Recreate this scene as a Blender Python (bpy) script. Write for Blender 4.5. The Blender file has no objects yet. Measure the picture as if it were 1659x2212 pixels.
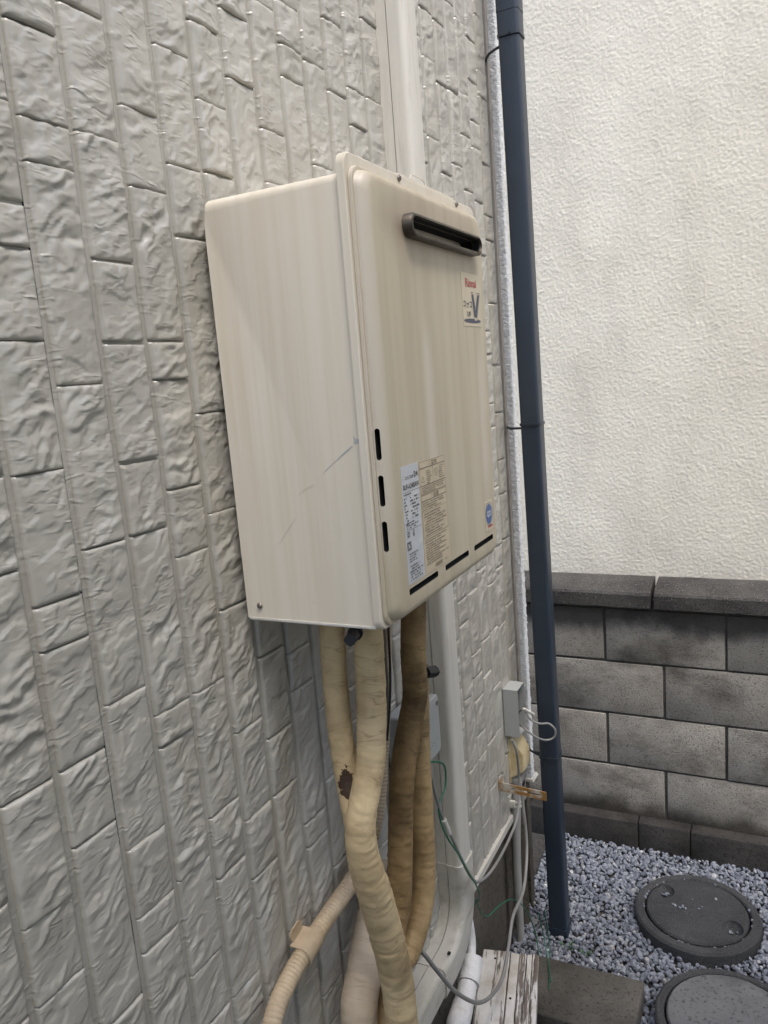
import bpy, bmesh, math, random
import numpy as np
from mathutils import Vector, Matrix
random.seed(7); rng = np.random.default_rng(11)
scene = bpy.context.scene
COL = scene.collection
rad = math.radians

# ------------------------------------------------------------------ camera, sky, sun, exposure
CAM = Vector((0.70995, -0.88221, 1.76342))
AX_R = Vector((0.8948056, 0.43950011, -0.07850219))
AX_U = Vector((-0.00626481, 0.18817736, 0.98211508))
AX_B = Vector((0.44641202, -0.87831027, 0.17113554))
cd = bpy.data.cameras.new('camera'); cam = bpy.data.objects.new('camera', cd); COL.objects.link(cam)
cd.sensor_fit = 'HORIZONTAL'; cd.sensor_width = 36.0; cd.lens = 36.0 * 1942.47 / 1920.0
cd.clip_start = 0.02; cd.clip_end = 500.0
cam.matrix_world = Matrix(((AX_R.x, AX_U.x, AX_B.x, CAM.x), (AX_R.y, AX_U.y, AX_B.y, CAM.y), (AX_R.z, AX_U.z, AX_B.z, CAM.z), (0, 0, 0, 1)))
scene.camera = cam

SUN_AZ_VEC = (0.68, -0.48)      # horizontal direction towards the sun
SUN_ELEV = rad(60)
world = bpy.data.worlds.new('World'); scene.world = world; world.use_nodes = True
wn = world.node_tree.nodes; wl = world.node_tree.links
sky = wn.new('ShaderNodeTexSky'); sky.sky_type = 'NISHITA'; sky.sun_disc = False
sky.sun_elevation = SUN_ELEV; sky.sun_rotation = math.atan2(SUN_AZ_VEC[0], SUN_AZ_VEC[1])
sky.air_density = 1.0; sky.dust_density = 3.0; sky.ozone_density = 1.0
wl.new(sky.outputs[0], wn['Background'].inputs[0]); wn['Background'].inputs[1].default_value = 0.15
sd = bpy.data.lights.new('sun', 'SUN'); sun = bpy.data.objects.new('sun', sd); COL.objects.link(sun)
sd.energy = 1.0; sd.angle = rad(22); sd.color = (1.0, 0.985, 0.96)
_h = math.hypot(*SUN_AZ_VEC)
sdir = Vector((SUN_AZ_VEC[0] / _h * math.cos(SUN_ELEV), SUN_AZ_VEC[1] / _h * math.cos(SUN_ELEV), math.sin(SUN_ELEV)))
sun.rotation_euler = sdir.to_track_quat('Z', 'Y').to_euler()
scene.view_settings.view_transform = 'Standard'; scene.view_settings.look = 'None'
scene.view_settings.gamma = 1.0; scene.view_settings.use_curve_mapping = False
scene.view_settings.exposure = 1.32

# ------------------------------------------------------------------ pixel helper (pixels of a 1659 px wide picture)
_F = 1942.47 * 1659 / 1920
def ray(px, py, axis, val):
    d = -AX_B + AX_R * ((px - 829.5) / _F) - AX_U * ((py - 1106.0) / _F)
    return CAM + d * ((val - CAM[axis]) / d[axis])
def pj(P):
    d = Vector(P) - CAM; z = -(d @ AX_B) if False else -d.dot(AX_B)
    return (829.5 + _F * d.dot(AX_R) / z, 1106 - _F * d.dot(AX_U) / z, z)
def wpts(lst):
    return [tuple(ray(a, b, 0, x)) for a, b, x in lst]

# ------------------------------------------------------------------ numpy noise
_P = np.random.default_rng(5).permutation(256); _P = np.concatenate([_P, _P, _P])
_G = np.stack([np.cos(np.arange(256) * 2.399963), np.sin(np.arange(256) * 2.399963)], -1)
def perlin(x, y, seed=0):
    x = np.asarray(x, float) + seed * 17.31; y = np.asarray(y, float) + seed * 7.77
    xi = np.floor(x).astype(int); yi = np.floor(y).astype(int); xf = x - xi; yf = y - yi
    u = xf ** 3 * (xf * (xf * 6 - 15) + 10); v = yf ** 3 * (yf * (yf * 6 - 15) + 10)
    def g(i, j, dx, dy):
        h = _P[_P[(xi + i) & 255] + ((yi + j) & 255)]; gr = _G[h]; return gr[..., 0] * dx + gr[..., 1] * dy
    a = g(0, 0, xf, yf); b = g(1, 0, xf - 1, yf); c = g(0, 1, xf, yf - 1); d = g(1, 1, xf - 1, yf - 1)
    return (a + u * (b - a)) * (1 - v) + (c + u * (d - c)) * v
def fbm(x, y, o=4, seed=0):
    s = 0; a = 1; f = 1
    for k in range(o):
        s = s + a * perlin(x * f, y * f, seed + k * 3); a *= .5; f *= 2.03
    return s
def ridged(x, y, o=4, seed=0):
    s = 0; a = 1; f = 1
    for k in range(o):
        s = s + a * (1 - 2.2 * np.abs(perlin(x * f, y * f, seed + k * 3))); a *= .5; f *= 2.07
    return s

# ------------------------------------------------------------------ materials
def new_mat(name):
    m = bpy.data.materials.new(name); m.use_nodes = True
    return m, m.node_tree.nodes, m.node_tree.links, m.node_tree.nodes['Principled BSDF']
def N(nodes, t, **kw):
    n = nodes.new('ShaderNode' + t)
    for k, v in kw.items():
        if k in n.inputs: n.inputs[k].default_value = v
        else: setattr(n, k, v)
    return n
def ramp(nodes, stops, interp='LINEAR'):
    r = nodes.new('ShaderNodeValToRGB'); e = r.color_ramp; e.interpolation = interp
    while len(e.elements) < len(stops): e.elements.new(.5)
    for el, (p, c) in zip(e.elements, stops):
        el.position = p; el.color = (c if len(c) == 4 else (*c, 1)) if hasattr(c, '__len__') else (c, c, c, 1)
    return r
def mapped(nodes, links, scale, use='pos', rot=(0, 0, 0), loc=(0, 0, 0)):
    if use == 'pos': src = nodes.new('ShaderNodeNewGeometry').outputs['Position']
    elif use == 'uv': src = nodes.new('ShaderNodeTexCoord').outputs['UV']
    else: src = nodes.new('ShaderNodeTexCoord').outputs['Object']
    mp = nodes.new('ShaderNodeMapping'); mp.inputs['Scale'].default_value = scale
    mp.inputs['Rotation'].default_value = rot; mp.inputs['Location'].default_value = loc
    links.new(src, mp.inputs['Vector']); return mp.outputs[0]
def mixc(nodes, links, fac, a, b, mode='MIX'):
    m = nodes.new('ShaderNodeMix'); m.data_type = 'RGBA'; m.blend_type = mode
    for s, v in ((0, fac), (6, a), (7, b)):
        if isinstance(v, (int, float)): m.inputs[s].default_value = v
        elif isinstance(v, tuple): m.inputs[s].default_value = (*v, 1)
        else: links.new(v, m.inputs[s])
    return m.outputs[2]
def math_(nodes, links, op, a, b=None, clamp=False):
    m = nodes.new('ShaderNodeMath'); m.operation = op; m.use_clamp = clamp
    for i, v in enumerate((a, b)):
        if v is None: continue
        if isinstance(v, (int, float)): m.inputs[i].default_value = v
        else: links.new(v, m.inputs[i])
    return m.outputs[0]
def noise(nodes, links, vec, scale=1.0, detail=4.0, rough=.55):
    n = N(nodes, 'TexNoise', Scale=scale, Detail=detail, Roughness=rough); links.new(vec, n.inputs['Vector']); return n.outputs['Fac']
def bump(nodes, links, b, height, dist, strength=1.0, prev=None):
    bp = N(nodes, 'Bump', Strength=strength, Distance=dist); links.new(height, bp.inputs['Height'])
    if prev is not None: links.new(prev, bp.inputs['Normal'])
    links.new(bp.outputs[0], b.inputs['Normal']); return bp.outputs[0]
def simple(name, col, rough=.5, var=.12, vs=18, bscale=None, bdist=.001, spec=.5, metal=0, stretch=(1, 1, 1), dark=None, ds=5, dthr=(.5, .7)):
    m, n, l, b = new_mat(name)
    v = mapped(n, l, stretch)
    f = noise(n, l, v, vs, 5)
    r = ramp(n, [(.25, tuple(c * (1 - var) for c in col)), (.75, tuple(min(1, c * (1 + var)) for c in col))]); l.new(f, r.inputs[0])
    c = r.outputs[0]
    if dark:
        f2 = noise(n, l, v, ds, 6, .65); r2 = ramp(n, [(dthr[0], 0.0), (dthr[1], 1.0)]); l.new(f2, r2.inputs[0])
        c = mixc(n, l, r2.outputs[0], c, dark)
    l.new(c, b.inputs['Base Color'])
    b.inputs['Roughness'].default_value = rough; b.inputs['Metallic'].default_value = metal
    b.inputs['Specular IOR Level'].default_value = spec
    if bscale: bump(n, l, b, noise(n, l, v, bscale, 4), bdist)
    return m

def mat_siding():
    m, n, l, b = new_mat('siding_paint')
    v = mapped(n, l, (1, 1, 1))
    f = noise(n, l, v, 9, 5, .6)
    r = ramp(n, [(.3, (.345, .330, .288)), (.7, (.425, .408, .362))]); l.new(f, r.inputs[0])
    # grime washed down the face, thin and streaky
    vs = mapped(n, l, (1, 22, 2.2)); g = noise(n, l, vs, 1.0, 6, .6)
    rg = ramp(n, [(.52, 0.0), (.78, 1.0)]); l.new(g, rg.inputs[0])
    c = mixc(n, l, math_(n, l, 'MULTIPLY', rg.outputs[0], .35), r.outputs[0], (.27, .235, .18))
    l.new(c, b.inputs['Base Color'])
    b.inputs['Roughness'].default_value = .27; b.inputs['Specular IOR Level'].default_value = .7
    v1 = mapped(n, l, (52, 52, 128), rot=(rad(32), 0, 0))
    rn = N(n, 'TexNoise', Scale=1.0, Detail=5.0, Roughness=.55, Distortion=.6); rn.noise_type = 'RIDGED_MULTIFRACTAL'; l.new(v1, rn.inputs['Vector'])
    mk = ramp(n, [(.38, .12), (.62, 1.0)]); l.new(noise(n, l, v, 17, 2), mk.inputs[0])
    p = bump(n, l, b, math_(n, l, 'MULTIPLY', rn.outputs['Fac'], mk.outputs[0]), .0022, .8)
    h2 = noise(n, l, v, 900, 2, .5); bump(n, l, b, h2, .0002, .5, p)
    return m
def mat_heater(front):
    m, n, l, b = new_mat('heater_front_enamel' if front else 'heater_side_enamel')
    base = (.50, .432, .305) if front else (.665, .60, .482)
    v = mapped(n, l, (1, 1, 1))
    vs = mapped(n, l, (55, 55, 1.6)); s1 = noise(n, l, vs, 1, 5, .6)
    vs2 = mapped(n, l, (30, 30, .9), loc=(3, 1, 0)); s2 = noise(n, l, vs2, 1, 4, .55)
    r1 = ramp(n, [(.42, 0.0), (.62, 1.0)]); l.new(s1, r1.inputs[0])
    r2 = ramp(n, [(.45, 0.0), (.60, 1.0)]); l.new(s2, r2.inputs[0])
    if front:
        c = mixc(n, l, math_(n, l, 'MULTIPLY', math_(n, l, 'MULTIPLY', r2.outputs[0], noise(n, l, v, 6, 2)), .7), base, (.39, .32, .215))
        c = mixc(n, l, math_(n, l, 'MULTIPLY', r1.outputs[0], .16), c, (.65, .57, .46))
        # pale rain-washed lanes below the flue and beside the sticker
        sx = N(n, 'SeparateXYZ'); l.new(v, sx.inputs[0])
        wob = noise(n, l, mapped(n, l, (1, 1, 4)), 6, 3)
        yy = math_(n, l, 'ADD', sx.outputs[1], math_(n, l, 'MULTIPLY', math_(n, l, 'SUBTRACT', wob, .5), .012))
        for c0, w, z1 in ((.168, .020, 1.86), (.395, .024, 1.83), (.012, .016, 2.3)):
            d = math_(n, l, 'ABSOLUTE', math_(n, l, 'SUBTRACT', yy, c0))
            f = math_(n, l, 'SUBTRACT', 1.0, math_(n, l, 'DIVIDE', d, w), True)
            f = math_(n, l, 'POWER', f, .6)
            zf = math_(n, l, 'MULTIPLY', math_(n, l, 'SUBTRACT', z1, sx.outputs[2]), 14.0, True)
            zl = math_(n, l, 'MULTIPLY', math_(n, l, 'SUBTRACT', sx.outputs[2], 1.50), 9.0, True)
            f = math_(n, l, 'MULTIPLY', math_(n, l, 'MULTIPLY', f, zf), math_(n, l, 'MULTIPLY', zl, .7))
            c = mixc(n, l, f, c, (.62, .55, .45))
        d = math_(n, l, 'ABSOLUTE', math_(n, l, 'SUBTRACT', yy, .112)); f = math_(n, l, 'SUBTRACT', 1.0, math_(n, l, 'DIVIDE', d, .035), True)
        zf = math_(n, l, 'MULTIPLY', math_(n, l, 'SUBTRACT', sx.outputs[2], 1.52), 2.6, True); zg = math_(n, l, 'LESS_THAN', sx.outputs[2], 1.96)
        c = mixc(n, l, math_(n, l, 'MULTIPLY', math_(n, l, 'MULTIPLY', f, zf), math_(n, l, 'MULTIPLY', zg, .55)), c, (.38, .30, .20))
        # soot bloom round the flue outlet
        dz = math_(n, l, 'ABSOLUTE', math_(n, l, 'SUBTRACT', sx.outputs[2], 1.965)); dy = math_(n, l, 'MAXIMUM', math_(n, l, 'SUBTRACT', math_(n, l, 'ABSOLUTE', math_(n, l, 'SUBTRACT', sx.outputs[1], .243)), .15), 0.0)
        dd = math_(n, l, 'ADD', math_(n, l, 'MULTIPLY', dz, 14.0), math_(n, l, 'MULTIPLY', dy, 14.0))
        so = math_(n, l, 'MULTIPLY', math_(n, l, 'SUBTRACT', 1.0, dd, True), math_(n, l, 'ADD', s1, .25))
        c = mixc(n, l, math_(n, l, 'MULTIPLY', so, .75, True), c, (.27, .20, .15))
    else:
        c = mixc(n, l, math_(n, l, 'MULTIPLY', math_(n, l, 'MULTIPLY', r2.outputs[0], noise(n, l, v, 7, 2)), .7), base, (.59, .505, .385))
        c = mixc(n, l, math_(n, l, 'MULTIPLY', math_(n, l, 'MULTIPLY', r1.outputs[0], noise(n, l, v, 5, 2)), .75), c, (.75, .69, .60))
        sp = noise(n, l, mapped(n, l, (240, 240, 90)), 1, 3); rs = ramp(n, [(.70, 0.0), (.76, 1.0)]); l.new(sp, rs.inputs[0])
        c = mixc(n, l, math_(n, l, 'MULTIPLY', rs.outputs[0], .35), c, (.42, .39, .34))
    l.new(c, b.inputs['Base Color'])
    rr = ramp(n, [(.3, .36), (.7, .55)]); l.new(s2, rr.inputs[0]); l.new(rr.outputs[0], b.inputs['Roughness'])
    bump(n, l, b, noise(n, l, v, 500, 2), .0001, .5)
    return m
def mat_tape(name, light, darkc, dirt, amount):
    m, n, l, b = new_mat(name)
    uvw = mapped(n, l, (1, 1, 1), 'uv')
    v = mapped(n, l, (1, 1, 1))
    f = noise(n, l, v, 14, 5, .6); r = ramp(n, [(.3, darkc), (.7, light)]); l.new(f, r.inputs[0])
    c = r.outputs[0]
    # creases of the tape: thin rings, slightly oblique (uv.x = metres along, uv.y = turns)
    vr = mapped(n, l, (36, 1.0, 1), 'uv'); w = noise(n, l, vr, 1, 2.2, .5)
    cr = ramp(n, [(.485, 0.0), (.5, 1.0), (.512, 0.0)]); l.new(w, cr.inputs[0])
    c = mixc(n, l, math_(n, l, 'MULTIPLY', math_(n, l, 'MULTIPLY', cr.outputs[0], .8), math_(n, l, 'MULTIPLY', math_(n, l, 'SUBTRACT', noise(n, l, v, 22, 2), .38), 3.0, True)), c, dirt)
    g = noise(n, l, v, 9, 6, .65); rg = ramp(n, [(.47, 0.0), (.72, 1.0)]); l.new(g, rg.inputs[0])
    c = mixc(n, l, math_(n, l, 'MULTIPLY', rg.outputs[0], amount), c, dirt)
    l.new(c, b.inputs['Base Color']); b.inputs['Roughness'].default_value = .62; b.inputs['Specular IOR Level'].default_value = .3
    p = bump(n, l, b, w, .0065, .7)
    bump(n, l, b, noise(n, l, v, 260, 3), .0006, .6, p)
    return m, n, l, b, c
def mat_concrete(name, col, dark, scale=7, thr=(.45, .7), pits=120, pd=.0025, rough=.92, speck=None, stains=None):
    m, n, l, b = new_mat(name)
    oi = n.new('ShaderNodeObjectInfo')
    v = mapped(n, l, (1, 1, 1))
    f = noise(n, l, v, scale, 7, .65)
    r = ramp(n, [(.3, tuple(c * .8 for c in col)), (.7, tuple(c * 1.15 for c in col))]); l.new(f, r.inputs[0])
    g = noise(n, l, mapped(n, l, (1, 1, 1.6), loc=(4, 2, 1)), scale * .55, 6, .6); rg = ramp(n, [(thr[0], 0.0), (thr[1], 1.0)]); l.new(g, rg.inputs[0])
    c = mixc(n, l, rg.outputs[0], r.outputs[0], dark)
    h = noise(n, l, v, pits, 4, .75)
    rp = ramp(n, [(.36, 1.0), (.45, 0.0)]); l.new(h, rp.inputs[0])
    c = mixc(n, l, math_(n, l, 'MULTIPLY', rp.outputs[0], .75), c, tuple(k * .35 for k in dark))
    if speck:
        s = noise(n, l, v, 320, 2, .5); rs = ramp(n, [(.66, 0.0), (.72, 1.0)]); l.new(s, rs.inputs[0]); c = mixc(n, l, rs.outputs[0], c, speck)
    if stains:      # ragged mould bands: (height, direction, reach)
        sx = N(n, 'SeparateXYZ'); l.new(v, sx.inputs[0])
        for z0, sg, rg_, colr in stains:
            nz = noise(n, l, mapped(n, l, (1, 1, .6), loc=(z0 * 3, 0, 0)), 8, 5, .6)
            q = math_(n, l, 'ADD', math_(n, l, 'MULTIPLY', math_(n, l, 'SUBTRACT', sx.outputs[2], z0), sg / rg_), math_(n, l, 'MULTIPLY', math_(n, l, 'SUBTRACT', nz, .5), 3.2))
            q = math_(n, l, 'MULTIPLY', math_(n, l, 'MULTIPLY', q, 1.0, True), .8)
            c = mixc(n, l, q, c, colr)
    hv = math_(n, l, 'MULTIPLY_ADD', oi.outputs['Random'], .22); hv.node.inputs[2].default_value = .89
    mm = n.new('ShaderNodeVectorMath'); mm.operation = 'SCALE'; l.new(c, mm.inputs[0]); l.new(hv, mm.inputs['Scale'])
    l.new(mm.outputs[0], b.inputs['Base Color']); b.inputs['Roughness'].default_value = rough; b.inputs['Specular IOR Level'].default_value = .25
    bump(n, l, b, h, pd, .9)
    return m

M = {}
M['siding'] = mat_siding()
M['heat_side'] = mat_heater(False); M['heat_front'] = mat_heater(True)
M['black'] = simple('dark_cavity', (.006, .006, .006), .9, .2)
M['flue'] = simple('flue_steel', (.115, .098, .075), .45, .25, 30, metal=.6, dark=(.05, .04, .03), ds=16)
M['screw'] = simple('screw_steel', (.25, .22, .19), .4, .3, 90, metal=.8)
M['rubber'] = simple('black_rubber', (.012, .012, .013), .6, .3, 60, 200, .0008)
M['tape_a'], _n, _l, _b, _c = mat_tape('cream_pipe_tape', (.60, .47, .275), (.46, .34, .185), (.20, .135, .065), .65)
M['tape_dark'] = mat_tape('browned_pipe_tape', (.32, .215, .10), (.165, .105, .045), (.05, .032, .015), .8)[0]
M['tape_c'] = mat_tape('tan_pipe_tape', (.43, .31, .155), (.30, .20, .095), (.13, .08, .035), .7)[0]
M['tape_pale'] = mat_tape('pale_pipe_tape', (.55, .455, .335), (.45, .36, .26), (.25, .19, .12), .3)[0]
def mat_torn():
    m, n, l, b, c = mat_tape('torn_pipe_tape', (.60, .47, .275), (.46, .34, .185), (.17, .115, .055), .45)
    g = n.new('ShaderNodeNewGeometry'); ctr = ray(748, 1694, 0, .120)
    vm = n.new('ShaderNodeVectorMath'); vm.operation = 'SUBTRACT'; l.new(g.outputs['Position'], vm.inputs[0]); vm.inputs[1].default_value = tuple(ctr)
    sc_ = n.new('ShaderNodeVectorMath'); sc_.operation = 'MULTIPLY'; l.new(vm.outputs[0], sc_.inputs[0]); sc_.inputs[1].default_value = (1.0, 1.1, .60)
    ln = n.new('ShaderNodeVectorMath'); ln.operation = 'LENGTH'; l.new(sc_.outputs[0], ln.inputs[0])
    w = noise(n, l, mapped(n, l, (1, 1, 1)), 75, 4, .7)
    d = math_(n, l, 'ADD', ln.outputs['Value'], math_(n, l, 'MULTIPLY', math_(n, l, 'SUBTRACT', w, .5), .030))
    f = math_(n, l, 'LESS_THAN', d, .0185)
    l.new(mixc(n, l, f, c, (.052, .030, .018)), b.inputs['Base Color'])
    return m
M['tape_torn'] = mat_torn()
M['conduit'] = simple('corrugated_plastic', (.46, .36, .24), .6, .15, 30, 90, .0006, dark=(.24, .17, .09), ds=12, dthr=(.52, .75))
M['duct'] = simple('duct_plastic', (.56, .535, .475), .42, .06, 8, 300, .0002, dark=(.40, .37, .31), ds=7, dthr=(.55, .8), stretch=(14, 14, 1))
M['duct_low'] = simple('dusty_duct_plastic', (.50, .48, .42), .5, .08, 8, 300, .0002, dark=(.30, .27, .21), ds=9, dthr=(.5, .75), stretch=(3, 1, 3))
M['grey_box'] = simple('grey_enamel', (.36, .37, .355), .45, .05, 20, dark=(.25, .24, .2), ds=9, dthr=(.6, .8))
M['grey_pvc'] = simple('grey_pvc', (.30, .295, .275), .5, .08, 20)
M['grey_cable'] = simple('grey_cable_sheath', (.24, .235, .22), .5, .12, 25)
M['brown_cable'] = simple('dark_cable_sheath', (.055, .045, .035), .5, .2, 25)
M['green'] = simple('green_wire_sheath', (.020, .135, .075), .45, .25, 25)
M['cream'] = simple('yellowed_plastic', (.62, .52, .32), .42, .06, 15, dark=(.50, .38, .18), ds=20)
M['rust'] = simple('rusty_galvanised', (.55, .50, .42), .55, .15, 35, 120, .0006, metal=.25, dark=(.33, .175, .05), ds=26, dthr=(.40, .56))
M['white_tape'] = simple('white_foam_wrap', (.70, .69, .67), .55, .06, 22, 55, .004, dark=(.42, .38, .31), ds=12, dthr=(.58, .75))
M['copper'] = simple('copper', (.55, .25, .13), .4, .2, 30, metal=.9)
M['navy'] = simple('navy_pvc', (.021, .031, .047), .4, .08, 6, 250, .0001, dark=(.029, .040, .055), ds=4)
M['navy_clip'] = simple('dark_clip', (.022, .030, .040), .4, .15, 30)
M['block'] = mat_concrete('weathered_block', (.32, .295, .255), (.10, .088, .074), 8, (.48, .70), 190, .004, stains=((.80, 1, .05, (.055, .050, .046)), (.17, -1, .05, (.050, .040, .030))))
M['mortar'] = mat_concrete('mortar', (.085, .079, .071), (.05, .046, .041), 9, pits=90)
M['coping'] = mat_concrete('coping_stone', (.085, .080, .073), (.035, .032, .030), 9, (.4, .66), 150, .005, speck=(.42, .42, .40))
M['kerb'] = mat_concrete('footing_concrete', (.060, .055, .050), (.026, .024, .021), 7, (.42, .64), 120, .003)
M['foundation'] = mat_concrete('foundation_concrete', (.105, .092, .075), (.05, .043, .034), 4, (.45, .75), 60, .002)
M['slab'] = mat_concrete('mossy_slab', (.145, .132, .112), (.065, .061, .050), 6, (.42, .62), 130, .003)
M['manrim'] = mat_concrete('manhole_concrete', (.085, .085, .085), (.050, .050, .051), 8, (.45, .7), 210, .006, speck=(.24, .24, .23))
M['lid2'] = mat_concrete('worn_lid', (.165, .165, .163), (.095, .096, .097), 7, (.42, .60), 90, .002, speck=(.22, .22, .21))
M['corner'] = simple('pebbled_render', (.78, .79, .785), .6, .1, 60, 210, .006)
M['caulk'] = simple('caulking', (.30, .27, .225), .6, .12, 20, dark=(.2, .17, .14), ds=8)
def mat_stucco():
    m, n, l, b = new_mat('stucco')
    v = mapped(n, l, (1, 1, 1)); f = noise(n, l, v, 3, 6, .6)
    r = ramp(n, [(.3, (.70, .655, .555)), (.7, (.79, .75, .645))]); l.new(f, r.inputs[0])
    g = noise(n, l, mapped(n, l, (3, 3, .7)), 2.0, 7, .65); rg = ramp(n, [(.5, 0.0), (.85, 1.0)]); l.new(g, rg.inputs[0])
    l.new(mixc(n, l, math_(n, l, 'MULTIPLY', rg.outputs[0], .6), r.outputs[0], (.50, .46, .39)), b.inputs['Base Color'])
    b.inputs['Roughness'].default_value = .8; b.inputs['Specular IOR Level'].default_value = .25
    bump(n, l, b, noise(n, l, v, 260, 3), .0012, .7)
    return m
M['stucco'] = mat_stucco()
def mat_gravel():
    m, n, l, b = new_mat('gravel')
    a = n.new('ShaderNodeAttribute'); a.attribute_name = 'tint'
    r = ramp(n, [(0, (.115, .127, .150)), (.45, (.22, .235, .27)), (.8, (.34, .355, .385)), (.93, (.40, .39, .37)), (1, (.60, .60, .60))]); l.new(a.outputs['Fac'], r.inputs[0])
    f = noise(n, l, mapped(n, l, (1, 1, 1)), 160, 4); rr = ramp(n, [(.3, .75), (.7, 1.15)]); l.new(f, rr.inputs[0])
    l.new(mixc(n, l, 1.0, r.outputs[0], rr.outputs[0], 'MULTIPLY'), b.inputs['Base Color'])
    b.inputs['Roughness'].default_value = .75; b.inputs['Specular IOR Level'].default_value = .35
    bump(n, l, b, f, .001, .6); return m
M['gravel'] = mat_gravel()
M['soil'] = simple('soil', (.06, .055, .05), .95, .3, 40, 60, .01)
def mat_peel(thr=.575, name='peeling_white_paint'):
    m, n, l, b = new_mat(name)
    v = mapped(n, l, (1 / 34, 1 / 2.6, 1 / 34), rot=(0, 0, rad(12.8))); v.node.vector_type = 'TEXTURE'
    f = noise(n, l, v, 1.6, 7, .68); r = ramp(n, [(thr, 0.0), (thr + .015, 1.0)]); l.new(f, r.inputs[0])
    vw = mapped(n, l, (1 / 120, 1 / 4, 1 / 120), rot=(0, 0, rad(12.8))); vw.node.vector_type = 'TEXTURE'; w = noise(n, l, vw, 1, 5); rw = ramp(n, [(.3, (.085, .06, .045)), (.7, (.24, .20, .165))]); l.new(w, rw.inputs[0])
    pt = noise(n, l, mapped(n, l, (1, 1, 1)), 12, 5); rp = ramp(n, [(.35, (.50, .455, .385)), (.6, (.71, .69, .645))]); l.new(pt, rp.inputs[0])
    l.new(mixc(n, l, r.outputs[0], rp.outputs[0], rw.outputs[0]), b.inputs['Base Color']); b.inputs['Roughness'].default_value = .6
    inv = math_(n, l, 'SUBTRACT', 1.0, r.outputs[0]); p = bump(n, l, b, inv, .0015, .8); bump(n, l, b, w, .0015, .6, p); return m
M['peel'] = mat_peel(); M['peel2'] = mat_peel(.50, 'flaking_white_paint')
M['lab_cream'] = simple('cream_sticker', (.58, .50, .355), .4, .05, 30)
M['lab_silver'] = simple('foil_sticker', (.52, .54, .56), .38, .07, 40, metal=.15, dark=(.66, .67, .66), ds=24, dthr=(.55, .75))
M['lab_tan'] = simple('tan_sticker', (.55, .455, .31), .42, .06, 30)
M['ink_red'] = simple('red_ink', (.42, .045, .05), .5, .05)
M['ink_navy'] = simple('navy_ink', (.058, .068, .105), .5, .05)
M['ink_black'] = simple('black_ink', (.07, .062, .05), .5, .05)
M['ink_grey'] = simple('grey_ink', (.20, .17, .12), .5, .05)
M['ink_blue'] = simple('blue_ink', (.055, .12, .30), .5, .05)
M['ink_white'] = simple('white_ink', (.72, .70, .66), .5, .05)
M['scuff'] = simple('scuffed_metal', (.45, .44, .42), .5, .1, 50)
M['scuff2'] = simple('faint_scratch', (.57, .515, .44), .5, .1, 50)
M['weed'] = simple('weed_green', (.05, .12, .05), .6, .3, 60)

# ------------------------------------------------------------------ object helpers
def finish(o, label=None, cat=None, group=None, kind=None):
    if label: o['label'] = label
    if cat: o['category'] = cat
    if group: o['group'] = group
    if kind: o['kind'] = kind
    return o
def root(name, loc, label=None, cat=None, group=None, kind=None):
    o = bpy.data.objects.new(name, None); o.empty_display_size = .05; COL.objects.link(o); o.location = loc
    return finish(o, label, cat, group, kind)
def base_of(o):
    v = Vector((0, 0, 0))
    while o is not None: v += o.location; o = o.parent
    return v
def link(name, me, mats, parent=None, smooth=None):
    o = bpy.data.objects.new(name, me); COL.objects.link(o)
    for m in (mats if isinstance(mats, (list, tuple)) else [mats]): me.materials.append(m)
    if parent is not None:
        o.parent = parent; me.transform(Matrix.Translation(-base_of(parent)))
    if smooth is not None:
        me.polygons.foreach_set('use_smooth', [True] * len(me.polygons))
        if smooth < 180: me.set_sharp_from_angle(angle=rad(smooth))
    me.update(); return o
def pyd(name, v, f, mat, parent=None, smooth=None):
    me = bpy.data.meshes.new(name); me.from_pydata([tuple(map(float, p)) for p in v], [], f); return link(name, me, mat, parent, smooth)
def bm_link(name, bm, mat, parent=None, smooth=None):
    bmesh.ops.recalc_face_normals(bm, faces=bm.faces[:])
    me = bpy.data.meshes.new(name); bm.to_mesh(me); bm.free(); return link(name, me, mat, parent, smooth)
def bm_box(bm, lo, hi, bev=0, seg=2):
    r = bmesh.ops.create_cube(bm, size=1); vs = r['verts']
    for v in vs: v.co = Vector([(lo[i] + hi[i]) / 2 + v.co[i] * (hi[i] - lo[i]) for i in range(3)])
    if bev:
        es = list({e for v in vs for e in v.link_edges}); bmesh.ops.bevel(bm, geom=es, offset=bev, segments=seg, profile=.5, affect='EDGES')
def box(name, lo, hi, mat, parent=None, bev=.002, seg=2):
    bm = bmesh.new(); bm_box(bm, lo, hi, bev, seg); return bm_link(name, bm, mat, parent, 35)
def grid_faces(nu, nv, closed_v=False):
    f = []
    for i in range(nu - 1):
        for j in range(nv if closed_v else nv - 1):
            j2 = (j + 1) % nv; f.append((i * nv + j, i * nv + j2, (i + 1) * nv + j2, (i + 1) * nv + j))
    return f
def fast_grid(name, V, nu, nv, mat, parent, smooth=True):
    """V (nu*nv,3) -> quad grid mesh, fast"""
    idx = np.arange(nu * nv).reshape(nu, nv)
    q = np.stack([idx[:-1, :-1], idx[:-1, 1:], idx[1:, 1:], idx[1:, :-1]], -1).reshape(-1, 4)
    return fast_mesh(name, V, q, mat, parent, smooth)
def fast_mesh(name, V, q, mat, parent=None, smooth=True):
    me = bpy.data.meshes.new(name); k = q.shape[1]
    me.vertices.add(len(V)); me.vertices.foreach_set('co', np.asarray(V, np.float32).ravel())
    me.loops.add(q.size); me.loops.foreach_set('vertex_index', q.ravel().astype(np.int32))
    me.polygons.add(len(q)); me.polygons.foreach_set('loop_start', np.arange(0, q.size, k, dtype=np.int32))
    me.polygons.foreach_set('use_smooth', np.full(len(q), smooth)); me.update(calc_edges=True)
    return link(name, me, mat, parent)
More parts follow.
